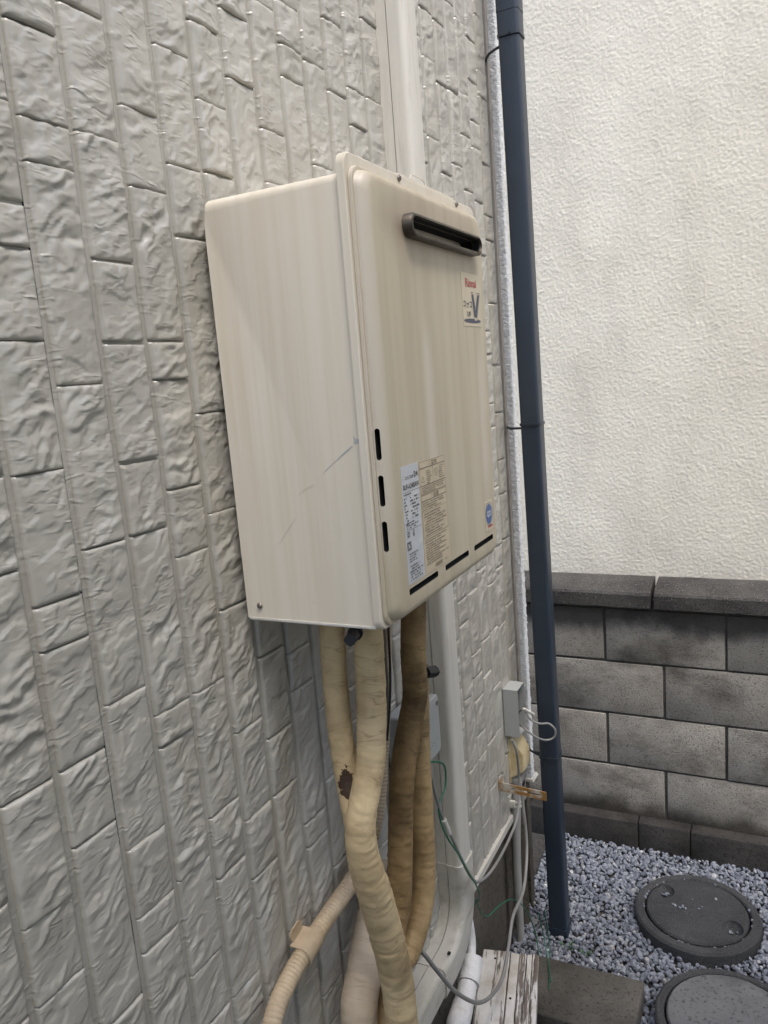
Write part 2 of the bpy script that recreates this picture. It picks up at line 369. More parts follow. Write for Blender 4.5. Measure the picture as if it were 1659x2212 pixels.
def spline(pts, step):
    P = [Vector(p) for p in pts]; P = [P[0] * 2 - P[1]] + P + [P[-1] * 2 - P[-2]]; out = []
    for i in range(1, len(P) - 2):
        a, b, c, d = P[i - 1:i + 3]; n = max(2, int((c - b).length / step))
        for k in range(n):
            t = k / n
            out.append(.5 * ((2 * b) + (c - a) * t + (2 * a - 5 * b + 4 * c - d) * t * t + (3 * b - a - 3 * c + d) * t ** 3))
    out.append(P[-2]); return out
def tube(name, pts, r, mat, parent=None, seg=16, step=.012, rfun=None, cap=True, smooth=60, profile=None, upv=None):
    """swept tube; rfun(s, theta, L) -> radius factor; profile: list of (a,b) offsets instead of a circle"""
    C = spline(pts, step); n = len(C); T = []
    for i in range(n): T.append((C[min(i + 1, n - 1)] - C[max(i - 1, 0)]).normalized())
    ref = Vector(upv) if upv else (Vector((1, 0, 0)) if abs(T[0].x) < .9 else Vector((0, 1, 0)))
    u = (ref - T[0] * ref.dot(T[0])).normalized(); V = []; UV = []; s = 0; L = sum((C[i + 1] - C[i]).length for i in range(n - 1))
    prof = profile; ns = len(prof) if prof else seg
    for i in range(n):
        if upv: u = (Vector(upv) - T[i] * Vector(upv).dot(T[i])).normalized()
        else: u = (u - T[i] * u.dot(T[i])).normalized()
        w = T[i].cross(u)
        if i: s += (C[i] - C[i - 1]).length
        for j in range(ns):
            if prof: V.append(C[i] + u * prof[j][0] + w * prof[j][1])
            else:
                th = 2 * math.pi * j / ns; k = r(s / L) if callable(r) else r
                if rfun: k *= rfun(s, th, L)
                V.append(C[i] + (u * math.cos(th) + w * math.sin(th)) * k)
            UV.append((s, j / ns))
    F = grid_faces(n, ns, True)
    if cap: F.append(tuple(range(ns))[::-1]); F.append(tuple((n - 1) * ns + j for j in range(ns)))
    me = bpy.data.meshes.new(name); me.from_pydata(V, [], F)
    uvl = me.uv_layers.new(name='UVMap'); li = np.empty(len(me.loops), np.int32); me.loops.foreach_get('vertex_index', li)
    uvl.data.foreach_set('uv', np.array(UV, np.float32)[li].ravel())
    o = link(name, me, mat, parent, smooth); return o
def ring(bm, loops, mats=None, close=True):
    """loft list of closed loops (same length) ; returns faces"""
    L = [[bm.verts.new(p) for p in lp] for lp in loops]; n = len(L[0]); fs = []
    for a, b in zip(L[:-1], L[1:]):
        for j in range(n): fs.append(bm.faces.new((a[j], a[(j + 1) % n], b[(j + 1) % n], b[j])))
    return L, fs
def rrect(w0, w1, h0, h1, r, seg=6):
    out = []
    for (cx, cy, a0) in ((w1 - r, h1 - r, 0), (w0 + r, h1 - r, 90), (w0 + r, h0 + r, 180), (w1 - r, h0 + r, 270)):
        for k in range(seg + 1):
            a = rad(a0 + 90 * k / seg); out.append((cx + r * math.cos(a), cy + r * math.sin(a)))
    return out
def prism_x(bm, outline, x0, x1):
    L, _ = ring(bm, [[(x0, a, b) for a, b in outline], [(x1, a, b) for a, b in outline]])
    bm.faces.new(L[0][::-1]); bm.faces.new(L[1])
def text_mesh(txt, size, off=.018):
    cu = bpy.data.curves.new('t', 'FONT'); cu.body = txt; cu.size = size; cu.resolution_u = 3; cu.offset = off
    o = bpy.data.objects.new('t', cu); COL.objects.link(o); dg = bpy.context.evaluated_depsgraph_get(); dg.update()
    me = bpy.data.meshes.new_from_object(o.evaluated_get(dg)); v = [tuple(p.co) for p in me.vertices]; f = [tuple(p.vertices) for p in me.polygons]
    bpy.data.objects.remove(o); bpy.data.curves.remove(cu); bpy.data.meshes.remove(me); return v, f
class Print:
    """flat print on the heater front (plane x = const); collects polygons in (y, z)"""
    def __init__(s): s.v = []; s.f = []
    def poly(s, p): b = len(s.v); s.v += list(p); s.f.append(tuple(range(b, b + len(p))))
    def rect(s, y0, y1, z0, z1): s.poly([(y0, z0), (y1, z0), (y1, z1), (y0, z1)])
    def frame(s, y0, y1, z0, z1, t): s.rect(y0, y1, z0, z0 + t); s.rect(y0, y1, z1 - t, z1); s.rect(y0, y0 + t, z0, z1); s.rect(y1 - t, y1, z0, z1)
    def ell(s, cy, cz, a, b, n=28): s.poly([(cy + a * math.cos(2 * math.pi * k / n), cz + b * math.sin(2 * math.pi * k / n)) for k in range(n)])
    def annulus(s, cy, cz, a, b, t, n=24):
        for k in range(n):
            p = [2 * math.pi * (k + d) / n for d in (0, 1)]
            s.poly([(cy + a * math.cos(p[0]), cz + b * math.sin(p[0])), (cy + a * math.cos(p[1]), cz + b * math.sin(p[1])), (cy + (a - t) * math.cos(p[1]), cz + (b - t) * math.sin(p[1])), (cy + (a - t) * math.cos(p[0]), cz + (b - t) * math.sin(p[0]))])
    def text(s, txt, y0, y1, z0, z1):
        v, f = text_mesh(txt, 1.0)
        if not v: return
        xs = [p[0] for p in v]; ys = [p[1] for p in v]; a, b, c, d = min(xs), max(xs), min(ys), max(ys); o = len(s.v)
        s.v += [(y0 + (p[0] - a) / (b - a) * (y1 - y0), z0 + (p[1] - c) / (d - c) * (z1 - z0)) for p in v]; s.f += [tuple(i + o for i in q) for q in f]
    def rows(s, y0, y1, z0, z1, n, fill=.9, seed=1):
        R = random.Random(seed); h = (z1 - z0) / n
        for i in range(n):
            z = z1 - (i + .78) * h; y = y0; end = y0 + (y1 - y0) * R.uniform(.55, 1.0)
            while y < end:
                w = R.uniform(.5, 1.0) * h * .62
                if R.random() < fill: s.rect(y, min(y + w, end), z, z + h * .56 * R.uniform(.75, 1))
                y += w + h * .16
    def build(s, name, x, mat, parent): return pyd(name, [(x, a, b) for a, b in s.v], s.f, mat, parent)

# ================================================================== GROUND
g = pyd('ground', [(-60, -60, -.012), (60, -60, -.012), (60, 60, -.012), (-60, 60, -.012)], [(0, 1, 2, 3)], M['soil']); g['kind'] = 'structure'
MH = [(.508, 1.452, .186), (.625, 1.045, .190)]
def in_hole(x, y):
    for cx, cy, r in MH:
        if math.hypot(x - cx, y - cy) < r + .003: return True
    return .112 < x < .398 and .872 < y < 1.072
def build_gravel():
    t = (1 + 5 ** .5) / 2
    ico = np.array([(-1, t, 0), (1, t, 0), (-1, -t, 0), (1, -t, 0), (0, -1, t), (0, 1, t), (0, -1, -t), (0, 1, -t), (t, 0, -1), (t, 0, 1), (-t, 0, -1), (-t, 0, 1)]) / math.sqrt(1 + t * t)
    fc = np.array([(0, 11, 5), (0, 5, 1), (0, 1, 7), (0, 7, 10), (0, 10, 11), (1, 5, 9), (5, 11, 4), (11, 10, 2), (10, 7, 6), (7, 1, 8), (3, 9, 4), (3, 4, 2), (3, 2, 6), (3, 6, 8), (3, 8, 9), (4, 9, 5), (2, 4, 11), (6, 2, 10), (8, 6, 7), (9, 8, 1)])
    C = []; st = .0114; y = .35
    while y < 1.78:
        x = -.02
        while x < 1.15:
            a = x + random.uniform(-.5, .5) * st; b = y + random.uniform(-.5, .5) * st
            if not in_hole(a, b) and not (a < .0 + .0 and b < 1.34): C.append((a, b))
            x += st
        y += st
    base_n = len(C); hx, hy, hr = MH[0]
    for k in range(26): an = random.uniform(0, 6.28); C.append((hx + (.150 + .0075) * math.cos(an), hy + .1575 * math.sin(an)))
    for an in (rad(150), rad(-25)):
        for k in range(5): C.append((hx + .117 * math.cos(an) + random.uniform(-.012, .012), hy + .117 * math.sin(an) + random.uniform(-.012, .012)))
    for k in range(9): q_ = random.uniform(0, 6.28); C.append((hx + .1 * random.random() * math.cos(q_), hy + .1 * random.random() * math.sin(q_)))
    C = np.array(C); n = len(C)
    q = rng.normal(size=(n, 4)); q /= np.linalg.norm(q, axis=1, keepdims=True); w, x, y, z = q.T
    Rm = np.stack([1 - 2 * (y * y + z * z), 2 * (x * y - z * w), 2 * (x * z + y * w), 2 * (x * y + z * w), 1 - 2 * (x * x + z * z), 2 * (y * z - x * w), 2 * (x * z - y * w), 2 * (y * z + x * w), 1 - 2 * (x * x + y * y)], -1).reshape(n, 3, 3)
    r = rng.uniform(.0056, .0108, n) * np.where(rng.random(n) < .12, 1.35, 1)
    S = np.stack([rng.uniform(.85, 1.3, n), rng.uniform(.7, 1.0, n), rng.uniform(.5, .8, n)], -1) * r[:, None]
    V = ico[None] * rng.uniform(.78, 1.18, (n, 12, 1)) * S[:, None]
    V = np.einsum('nij,nkj->nki', Rm, V)
    zc = rng.uniform(-.004, .008, n) + .004 * np.array([perlin(c[0] * 6, c[1] * 6) for c in C])
    zc[base_n:base_n + 26] = .040; zc[base_n + 26:base_n + 36] = .032; zc[base_n + 36:] = .049; V[base_n:] *= .55
    V += np.concatenate([C, zc[:, None]], 1)[:, None]
    F = (fc[None] + (np.arange(n) * 12)[:, None, None]).reshape(-1, 3)
    o = fast_mesh('gravel', V.reshape(-1, 3), F, M['gravel'], None, False)
    tint = np.repeat(np.clip(rng.beta(3.4, 3.6, n) + np.where(rng.random(n) < .03, .4, 0), 0, 1), 12)
    a = o.data.attributes.new('tint', 'FLOAT', 'POINT'); a.data.foreach_set('value', tint.astype(np.float32))
    finish(o, 'loose blue grey crushed gravel between the walls', 'gravel', kind='stuff')
build_gravel()

# ================================================================== HOUSE WALL WITH SPLIT-STONE SIDING
HW = root('house_wall', (0, .3, 0), 'cream house wall of split stone pattern siding on grey foundation', 'wall')
PITCH = .0758; Y0 = .0385
def line_y(n): return Y0 + n * PITCH
YS, YE, ZB, ZT = -.72, 1.340, .425, 3.05
box('siding_backing', (-.05, YS, ZB), (0, YE, ZT), M['siding'], HW, 0)
box('upper_wall', (-.3, YS, ZT), (.004, YE, 5.2), M['siding'], HW, 0)
box('wall_core', (-.3, YS, 0), (-.052, YE + .03, ZT), M['foundation'], HW, 0)
box('foundation_wall', (-.051, YS, -.05), (-.02, 1.352, ZB - .006), M['foundation'], HW, .003)
bm = bmesh.new()
ring_pts = [(-.04, ZB - .005), (.012, ZB - .005), (.013, ZB - .018), (.0145, ZB - .018), (.0142, ZB + .001), (-.04, ZB + .001)]
L, _ = ring(bm, [[(a, YS, b) for a, b in ring_pts], [(a, YE, b) for a, b in ring_pts]]); bm.faces.new(L[0]); bm.faces.new(L[1][::-1])
bm_link('base_flashing', bm, M['duct'], HW)
# measured cross joints (pixels of the crops they were read from), turned into heights on the wall
J = {}
def addj(col, ox, oy, sc, lst):
    for a, b in lst:
        P = ray((ox + a / sc) * 1659 / 1920, (oy + b / sc) * 1659 / 1920, 0, .008); J.setdefault(col, []).append(P.z)
for c, l_ in {-5: [(40, 865), (50, 1065), (85, 1470)], -4: [(120, 105), (170, 515), (200, 710)], -3: [(405, 580), (480, 1125), (530, 1480)], -2: [(590, 470), (635, 815), (715, 1475)], -1: [(730, 210), (790, 715), (820, 1025)], 0: [(915, 445), (950, 755)], 1: [(1010, 55), (1040, 350)], 2: [(1145, 20), (1185, 570)], 3: [(1260, 210), (1270, 345)], 4: [(1360, 275)], 5: [(1435, 95)], 6: [(1540, 390)], 7: [(1590, 90), (1610, 430)]}.items(): addj(c, 0, 0, 1.728, l_)
for c, l_ in {-6: [(40, 1520)], -5: [(210, 870), (330, 1710), (380, 1990)], -4: [(510, 290), (660, 1330)], -3: [(900, 785), (960, 1245)], -2: [(1110, 255), (1200, 950), (1250, 1385)], -1: [(1365, 470), (1440, 1110), (1510, 1730)]}.items(): addj(c, 0, 850, 2.592, l_)
for c, l_ in {-6: [(120, 710), (205, 1360), (270, 1760)], -5: [(400, 550), (455, 940), (650, 1825)], -4: [(650, 195), (745, 945), (800, 1290), (820, 1470)], -3: [(890, 255), (915, 420), (1000, 1100), (1060, 1590), (1150, 1830)], -2: [(1085, 140), (1165, 780), (1205, 1090), (1270, 1700)], -1: [(1290, 345), (1345, 790), (1375, 1090)], 0: [(1445, 385), (1490, 660), (1560, 1360)], 1: [(1575, 130), (1620, 830), (1620, 970)]}.items(): addj(c, 0, 1650, 2.074, l_)
def joints(col):
    zs = sorted(J.get(col, [])); R = random.Random(col * 31 + 5); out = []
    known = [z for z in zs if ZB + .04 < z < ZT - .04]
    marks = [ZB] + known + [ZT]; res = [ZB]
    for a, b in zip(marks[:-1], marks[1:]):
        cur = a
        lim = .30 if (a in known and b in known) else .21
        while b - cur > lim:
            cur += R.choice([.065, .10, .135, .17, .20]);
            if b - cur < .05: break
            res.append(cur)
        if b - res[-1] > .035: res.append(b)
        elif b == ZT: res[-1] = b
    if res[-1] < ZT - .001: res.append(ZT)
    return res
def tile_height(Y, Z, sd, w, h):
    """relief of one split-stone tile, metres above the groove floor"""
    R = random.Random(sd); ang = R.uniform(.25, .75); ca, sa = math.cos(ang), math.sin(ang)
    a = Y * ca + Z * sa; b = -Y * sa + Z * ca; s = sd * 1.37
    wx = fbm(a * 20, b * 20, 3, s); wy = fbm(a * 20, b * 20, 3, s + 40)
    aw = a + .016 * wx; bw = b + .016 * wy
    big = perlin(aw * 10, bw * 18, s + 3)                       # broad undulation
    t = fbm(aw * 10, bw * 24, 3, s + 9) * 2.4                   # flaked terraces with crisp edges
    fr = t - np.floor(t); ter = (np.floor(t) + np.clip(fr * 12 - 5.5, 0, 1) * .8 + fr * .2) / 2.4
    rd = 1 - np.abs(perlin(aw * 16, bw * 40, s + 21)) * 3.4     # sharp crests
    rd2 = 1 - np.abs(perlin(aw * 40, bw * 95, s + 25)) * 3.0
    msk = np.clip(.45 + 1.8 * perlin(a * 9, b * 9, s + 50), .05, 1)
    fine = fbm(a * 90, b * 170, 3, s + 33)
    tilt = R.uniform(-1, 1) * .0012 * (Y - Y.mean()) / w * 2 + R.uniform(-1, 1) * .0014 * (Z - Z.mean()) / h * 2
    return np.maximum(.0012, .0060 + R.uniform(-.0006, .0008) + tilt + .0015 * big + .0034 * ter + .0026 * np.clip(rd, -.6, 1) * msk + .0010 * np.clip(rd2, -.8, 1) * msk ** 1.5 + .0004 * fine)
def build_tiles():
    items = []
    c0 = int(math.floor((YS - Y0) / PITCH)); c1 = int(math.floor((YE - Y0) / PITCH))
    for c in range(c0, c1 + 1):
        ya, yb = max(line_y(c), YS) + .0064, min(line_y(c + 1), YE) - .0064
        if yb - ya < .015: continue
        zs = joints(c)
        for k, (za, zb) in enumerate(zip(zs[:-1], zs[1:])):
            R = random.Random(c * 997 + k)
            ga, gb = R.choice([.0006, .0012, .0026]), R.choice([.0006, .0012, .0022])
            z0, z1 = za + ga, zb - gb
            px, py, d = pj((.01, (ya + yb) / 2, (z0 + z1) / 2)); area = 0
            p1 = pj((.01, ya, z0)); p2 = pj((.01, yb, z1))
            vis = d > .05 and -60 < px < 1719 and -200 < py < 2412
            if vis: area = abs((p2[0] - p1[0])) * abs(z1 - z0) * _F / d
            items.append((area, c, k, ya, yb, z0, z1, max(d, .4)))
    items.sort(key=lambda t: -t[0]); restV = []; restF = []; off = 0; cnt = 0
    for area, c, k, ya, yb, z0, z1, d in items:
        st = .0023 if d < 1.2 else (.0030 if d < 1.6 else .0040)
        if area == 0: st = .009
        ny = max(5, int((yb - ya) / st) + 1); nz = max(5, int((z1 - z0) / st) + 1)
        yy = np.linspace(ya, yb, ny); zz = np.linspace(z0, z1, nz); Yg, Zg = np.meshgrid(yy, zz, indexing='ij')
        R_ = random.Random(c * 71 + k)
        H = tile_height(Yg, Zg, abs(c * 61 + k * 7) % 197 + 1, yb - ya, z1 - z0)
        ed = np.minimum(np.minimum(Yg - ya, yb - Yg), np.minimum(Zg - z0, z1 - Zg))
        we = 1 - np.exp(-np.minimum(Yg - ya, yb - Yg) / .007); H = .0062 + (H - .0062) * (.35 + .65 * we)
        H = H - .0012 * np.exp(-ed / .0016)
        # border ring pushed down to the groove floor
        V = np.stack([H, Yg, Zg], -1)
        P = np.zeros((ny + 2, nz + 2, 3)); P[1:-1, 1:-1] = V
        P[0, 1:-1] = V[0]; P[-1, 1:-1] = V[-1]; P[1:-1, 0] = V[:, 0]; P[1:-1, -1] = V[:, -1]; P[0, 0] = V[0, 0]; P[0, -1] = V[0, -1]; P[-1, 0] = V[-1, 0]; P[-1, -1] = V[-1, -1]
        for sl in (np.s_[0, :], np.s_[-1, :], np.s_[:, 0], np.s_[:, -1]): P[sl][..., 0] = -.001
        P[1:-1, 0, 0] = R_.uniform(-.001, .003); P[1:-1, -1, 0] = R_.uniform(-.001, .003)
        P[0, :, 1] -= .0019; P[-1, :, 1] += .0019; P[:, 0, 2] -= .0008; P[:, -1, 2] += .0008
        nu, nv = ny + 2, nz + 2; idx = np.arange(nu * nv).reshape(nu, nv)
        q = np.stack([idx[:-1, :-1], idx[1:, :-1], idx[1:, 1:], idx[:-1, 1:]], -1).reshape(-1, 4)
        if cnt < 300 and area > 0:
            fast_mesh('siding_tile', P.reshape(-1, 3), q, M['siding'], HW, True); cnt += 1
        else:
            restV.append(P.reshape(-1, 3)); restF.append(q + off); off += nu * nv
    if restV:
        o = fast_mesh('siding_tiles', np.concatenate(restV), np.concatenate(restF), M['siding'], HW, True); o['kind'] = 'stuff'
build_tiles()
for c in (-10, -4, 2, 8, 14):
    y = line_y(c) - .0034; box('panel_seam', (-.001, y - .0007, ZB + .002), (.0012, y + .0007, ZT), M['black'], HW, 0)
# corner: caulk joint and pebbled corner post
box('caulk_joint', (-.05, YE, ZB + .004), (.007, 1.360, ZT), M['caulk'], HW, .002)
def build_post():
    ys = np.linspace(0, 1, 34); zs = np.arange(.455, 3.05, .0042); prof = []
    for t in ys:
        if t < .25: prof.append((-.02 + .045 * t / .25, 1.360))
        elif t < .70: prof.append((.026, 1.360 + .028 * (t - .25) / .45))
        else: prof.append((.026 - .060 * (t - .70) / .3, 1.388))
    P = np.array(prof); nrm = np.where((ys < .25)[:, None], (0, -1), np.where((ys < .70)[:, None], (1, 0), (0, 1)))
    A, Zg = np.meshgrid(np.arange(34), zs, indexing='ij')
    arc = np.concatenate([[0], np.cumsum(np.hypot(*(P[1:] - P[:-1]).T))])[A]
    h = .0020 * np.clip(perlin(arc * 150, Zg * 150, 2) * 1.8, -.4, 1) + .0015 * perlin(arc * 330, Zg * 330, 5)
    V = np.stack([P[A][..., 0] + nrm[A][..., 0] * h, P[A][..., 1] + nrm[A][..., 1] * h, Zg], -1)
    fast_grid('corner_post', V.reshape(-1, 3)[:, :], 34, len(zs), M['corner'], HW)
    pyd('corner_flashing', [(-.03, 1.352, .448), (.032, 1.352, .448), (.034, 1.408, .448), (-.03, 1.408, .448), (-.03, 1.352, .457), (.028, 1.352, .457), (.029, 1.404, .457), (-.03, 1.404, .457)], [(0, 1, 2, 3), (7, 6, 5, 4), (0, 4, 5, 1), (1, 5, 6, 2), (2, 6, 7, 3), (3, 7, 4, 0)], M['duct'], HW)
    box('foundation_corner', (-.3, 1.353, -.05), (.008, 1.392, .447), M['foundation'], HW, .004)
    box('return_wall', (-.3, 1.362, .45), (-.021, 1.396, 5.2), M['corner'], HW, .002)
build_post()

# ================================================================== BLOCK WALL
BW = root('block_wall', (.4, 1.9, 0), 'weathered grey concrete block wall with coping and low footing', 'wall')
def worn(name, lo, hi, amp, st, seed, mat, par, bev=.004):
    """a rough worn block: gridded front and top with eaten edges"""
    bm = bmesh.new(); bm_box(bm, lo, hi, bev, 2)
    bmesh.ops.triangulate(bm, faces=bm.faces[:])
    for v in bm.verts:
        n_ = float(fbm(v.co.x * 23 + v.co.y * 7, v.co.z * 23 + v.co.y * 5, 2, seed)); v.co.y += n_ * amp; v.co.z += n_ * amp * .7; v.co.x += float(perlin(v.co.z * 31, v.co.x * 31, seed)) * amp
    return bm_link(name, bm, mat, par, 40)
WY = 1.828; X0b = .176
box('mortar_core', (-.8, WY + .006, .03), (2.6, WY + .12, .93), M['mortar'], BW, 0)
sd_ = 0
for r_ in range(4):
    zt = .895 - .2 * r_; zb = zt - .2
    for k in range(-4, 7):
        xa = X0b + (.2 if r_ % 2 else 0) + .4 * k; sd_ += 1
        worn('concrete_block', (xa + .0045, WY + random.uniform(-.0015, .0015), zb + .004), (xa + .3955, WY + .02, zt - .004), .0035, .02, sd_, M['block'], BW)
for k in range(-3, 4):
    xa = .347 + .6 * k; sd_ += 1
    bm = bmesh.new(); pr = [(1.788, .912), (1.786, .958), (1.792, .966), (1.86, .984), (1.93, .990), (1.93, .905), (1.80, .905)]
    nx = 14; loops = []
    for i in range(nx):
        x = xa + .006 + (.588) * i / (nx - 1)
        loops.append([(x, y + .0035 * float(perlin(x * 30, j * 3.1 + z * 9, sd_)), z + .0028 * float(perlin(x * 26 + 5, j * 2.3, sd_))) for j, (y, z) in enumerate(pr)])
    L, _ = ring(bm, loops); bm.faces.new(L[0]); bm.faces.new(L[-1][::-1]); bm_link('coping_stone', bm, M['coping'], BW, 30)
fx = [-.5, -.12, .284, .461, .86, 1.28, 1.55, 1.9, 2.3]
for a, b in zip(fx[:-1], fx[1:]):
    sd_ += 1; worn('footing_block', (a + .0015, 1.775 + random.uniform(-.003, .003), -.06), (b - .0015, WY + .02, .108 + random.uniform(-.003, .003)), .003, .02, sd_, M['kerb'], BW, .007)

# ================================================================== NEIGHBOURING HOUSE
NB = root('neighbour_house', (.6, 2.6, 0), 'neighbouring house with rough cream stucco wall behind the block wall', 'building')
def build_stucco():
    xs = np.arange(-.35, 1.05, .0034); zs = np.arange(.84, 3.2, .0034); Xg, Zg = np.meshgrid(xs, zs, indexing='ij')
    wx = .006 * fbm(Xg * 60, Zg * 60, 2, 71); wz = .006 * fbm(Xg * 60, Zg * 60, 2, 72)
    a = fbm((Xg + wx) * 100, (Zg + wz) * 122, 3, 3); a = np.clip(a * 2.4 + .25, 0, 1); b_ = np.clip(fbm((Xg - wz) * 34, (Zg + wx) * 44, 2, 31) * 2.6 - .25, 0, 1)
    h = .0010 * a + .0005 * b_ + .0011 * fbm(Xg * 150, Zg * 170, 2, 9) + .0015 * fbm(Xg * 5, Zg * 5, 2, 13)
    fast_grid('stucco_wall', np.stack([Xg, 2.15 - h, Zg], -1).reshape(-1, 3), len(xs), len(zs), M['stucco'], NB)
build_stucco()
box('house_body', (-1.6, 2.158, -.05), (4.0, 4.5, 4.6), M['stucco'], NB, 0)

FW = root('shade_house', (1.9, -.8, 0), 'added unseen house block in plain cream render, shading the lower walls of the passage', 'building')  # added outside the frame to shade the lower walls and bounce warm light
box('foundation_wall', (1.47, -3.4, -.05), (1.60, .18, .42), M['foundation'], FW, .004)
box('shade_wall', (1.45, -3.4, .42), (4.2, .20, 3.8), M['stucco'], FW, .004)
box('shade_eave', (1.30, -3.5, 3.8), (4.3, .30, 3.98), M['navy'], FW, .004)

# ================================================================== MANHOLES
def manhole(cx, cy, R, lidr, label, lidmat, notch, seed):
    t = root('manhole', (cx, cy, 0), label, 'manhole', 'manholes in the gravel'); n = 64
    def loop(r, z, amp=.0):
        return [(cx + r * math.cos(2 * math.pi * k / n) * (1 + amp * float(perlin(k * .37, r * 40, seed))), cy + r * math.sin(2 * math.pi * k / n) * (1 + amp * float(perlin(k * .37, r * 40, seed))), z + .002 * float(perlin(k * .5, r * 90 + z * 50, seed + 2))) for k in range(n)]
    bm = bmesh.new(); ring(bm, [loop(R, -.03, .012), loop(R, .034, .012), loop(R - .006, .041, .01), loop(lidr + .010, .043), loop(lidr + .006, .039), loop(lidr + .005, -.02)])
    bm_link('rim', bm, M['manrim'], t, 35)
    bm = bmesh.new(); L, _ = ring(bm, [loop(lidr, -.01), loop(lidr, .040), loop(lidr - .004, .0455), loop(lidr * .72, .047), loop(lidr * .4, .0465)])
    bm.faces.new(L[-1]); bm.faces.new(L[0][::-1])
    lid = bm_link('lid', bm, lidmat, t, 35)
    for an in notch:   # lifting pockets: real pits cut through a boolean
        px, py = cx + lidr * .78 * math.cos(an), cy + lidr * .78 * math.sin(an)
        cb = bmesh.new(); bmesh.ops.create_uvsphere(cb, u_segments=16, v_segments=10, radius=.030)
        for v in cb.verts: v.co = Vector((px, py, .049)) + Vector((v.co.x * 1.0, v.co.y * 1.15, v.co.z * .8))
        cut(lid, cb, lidmat)
    return t
def cut(o, cbm, mat):
    bmesh.ops.recalc_face_normals(cbm, faces=cbm.faces[:])
    me = bpy.data.meshes.new('cutter'); cbm.to_mesh(me); cbm.free(); me.transform(Matrix.Translation(-base_of(o.parent)) if o.parent else Matrix()); me.materials.append(mat)
    c = bpy.data.objects.new('cutter', me); COL.objects.link(c); c.location = base_of(o.parent) if o.parent else (0, 0, 0)
    md = o.modifiers.new('b', 'BOOLEAN'); md.operation = 'DIFFERENCE'; md.solver = 'EXACT'; md.object = c
    try: md.material_mode = 'TRANSFER'
    except Exception: pass
    bpy.context.view_layer.update(); dg = bpy.context.evaluated_depsgraph_get(); nm = bpy.data.meshes.new_from_object(o.evaluated_get(dg))
    o.modifiers.clear(); old = o.data; o.data = nm; bpy.data.meshes.remove(old); bpy.data.objects.remove(c); bpy.data.meshes.remove(me)
manhole(*MH[0], .150, 'dark concrete manhole with two lifting pockets beside the footing', M['manrim'], (rad(150), rad(-25)), 4)
manhole(*MH[1], .160, 'paler grey manhole lid at the bottom right corner', M['lid2'], (), 9)
bm = bmesh.new(); bm_box(bm, (.105, .868, -.02), (.404, 1.078, .060), .006, 3)
for v in bm.verts:
    v.co.z += .006 * (v.co.x - .1) / .3 * (1 if v.co.z > 0 else 0) + .004 * float(perlin(v.co.x * 20, v.co.y * 20, 3)); v.co.x += .003 * float(perlin(v.co.y * 30, v.co.z * 30, 8))
o = bm_link('concrete_slab', bm, M['slab'], None, 35); finish(o, 'low mossy concrete slab lying in gravel beside the white plank', 'slab')

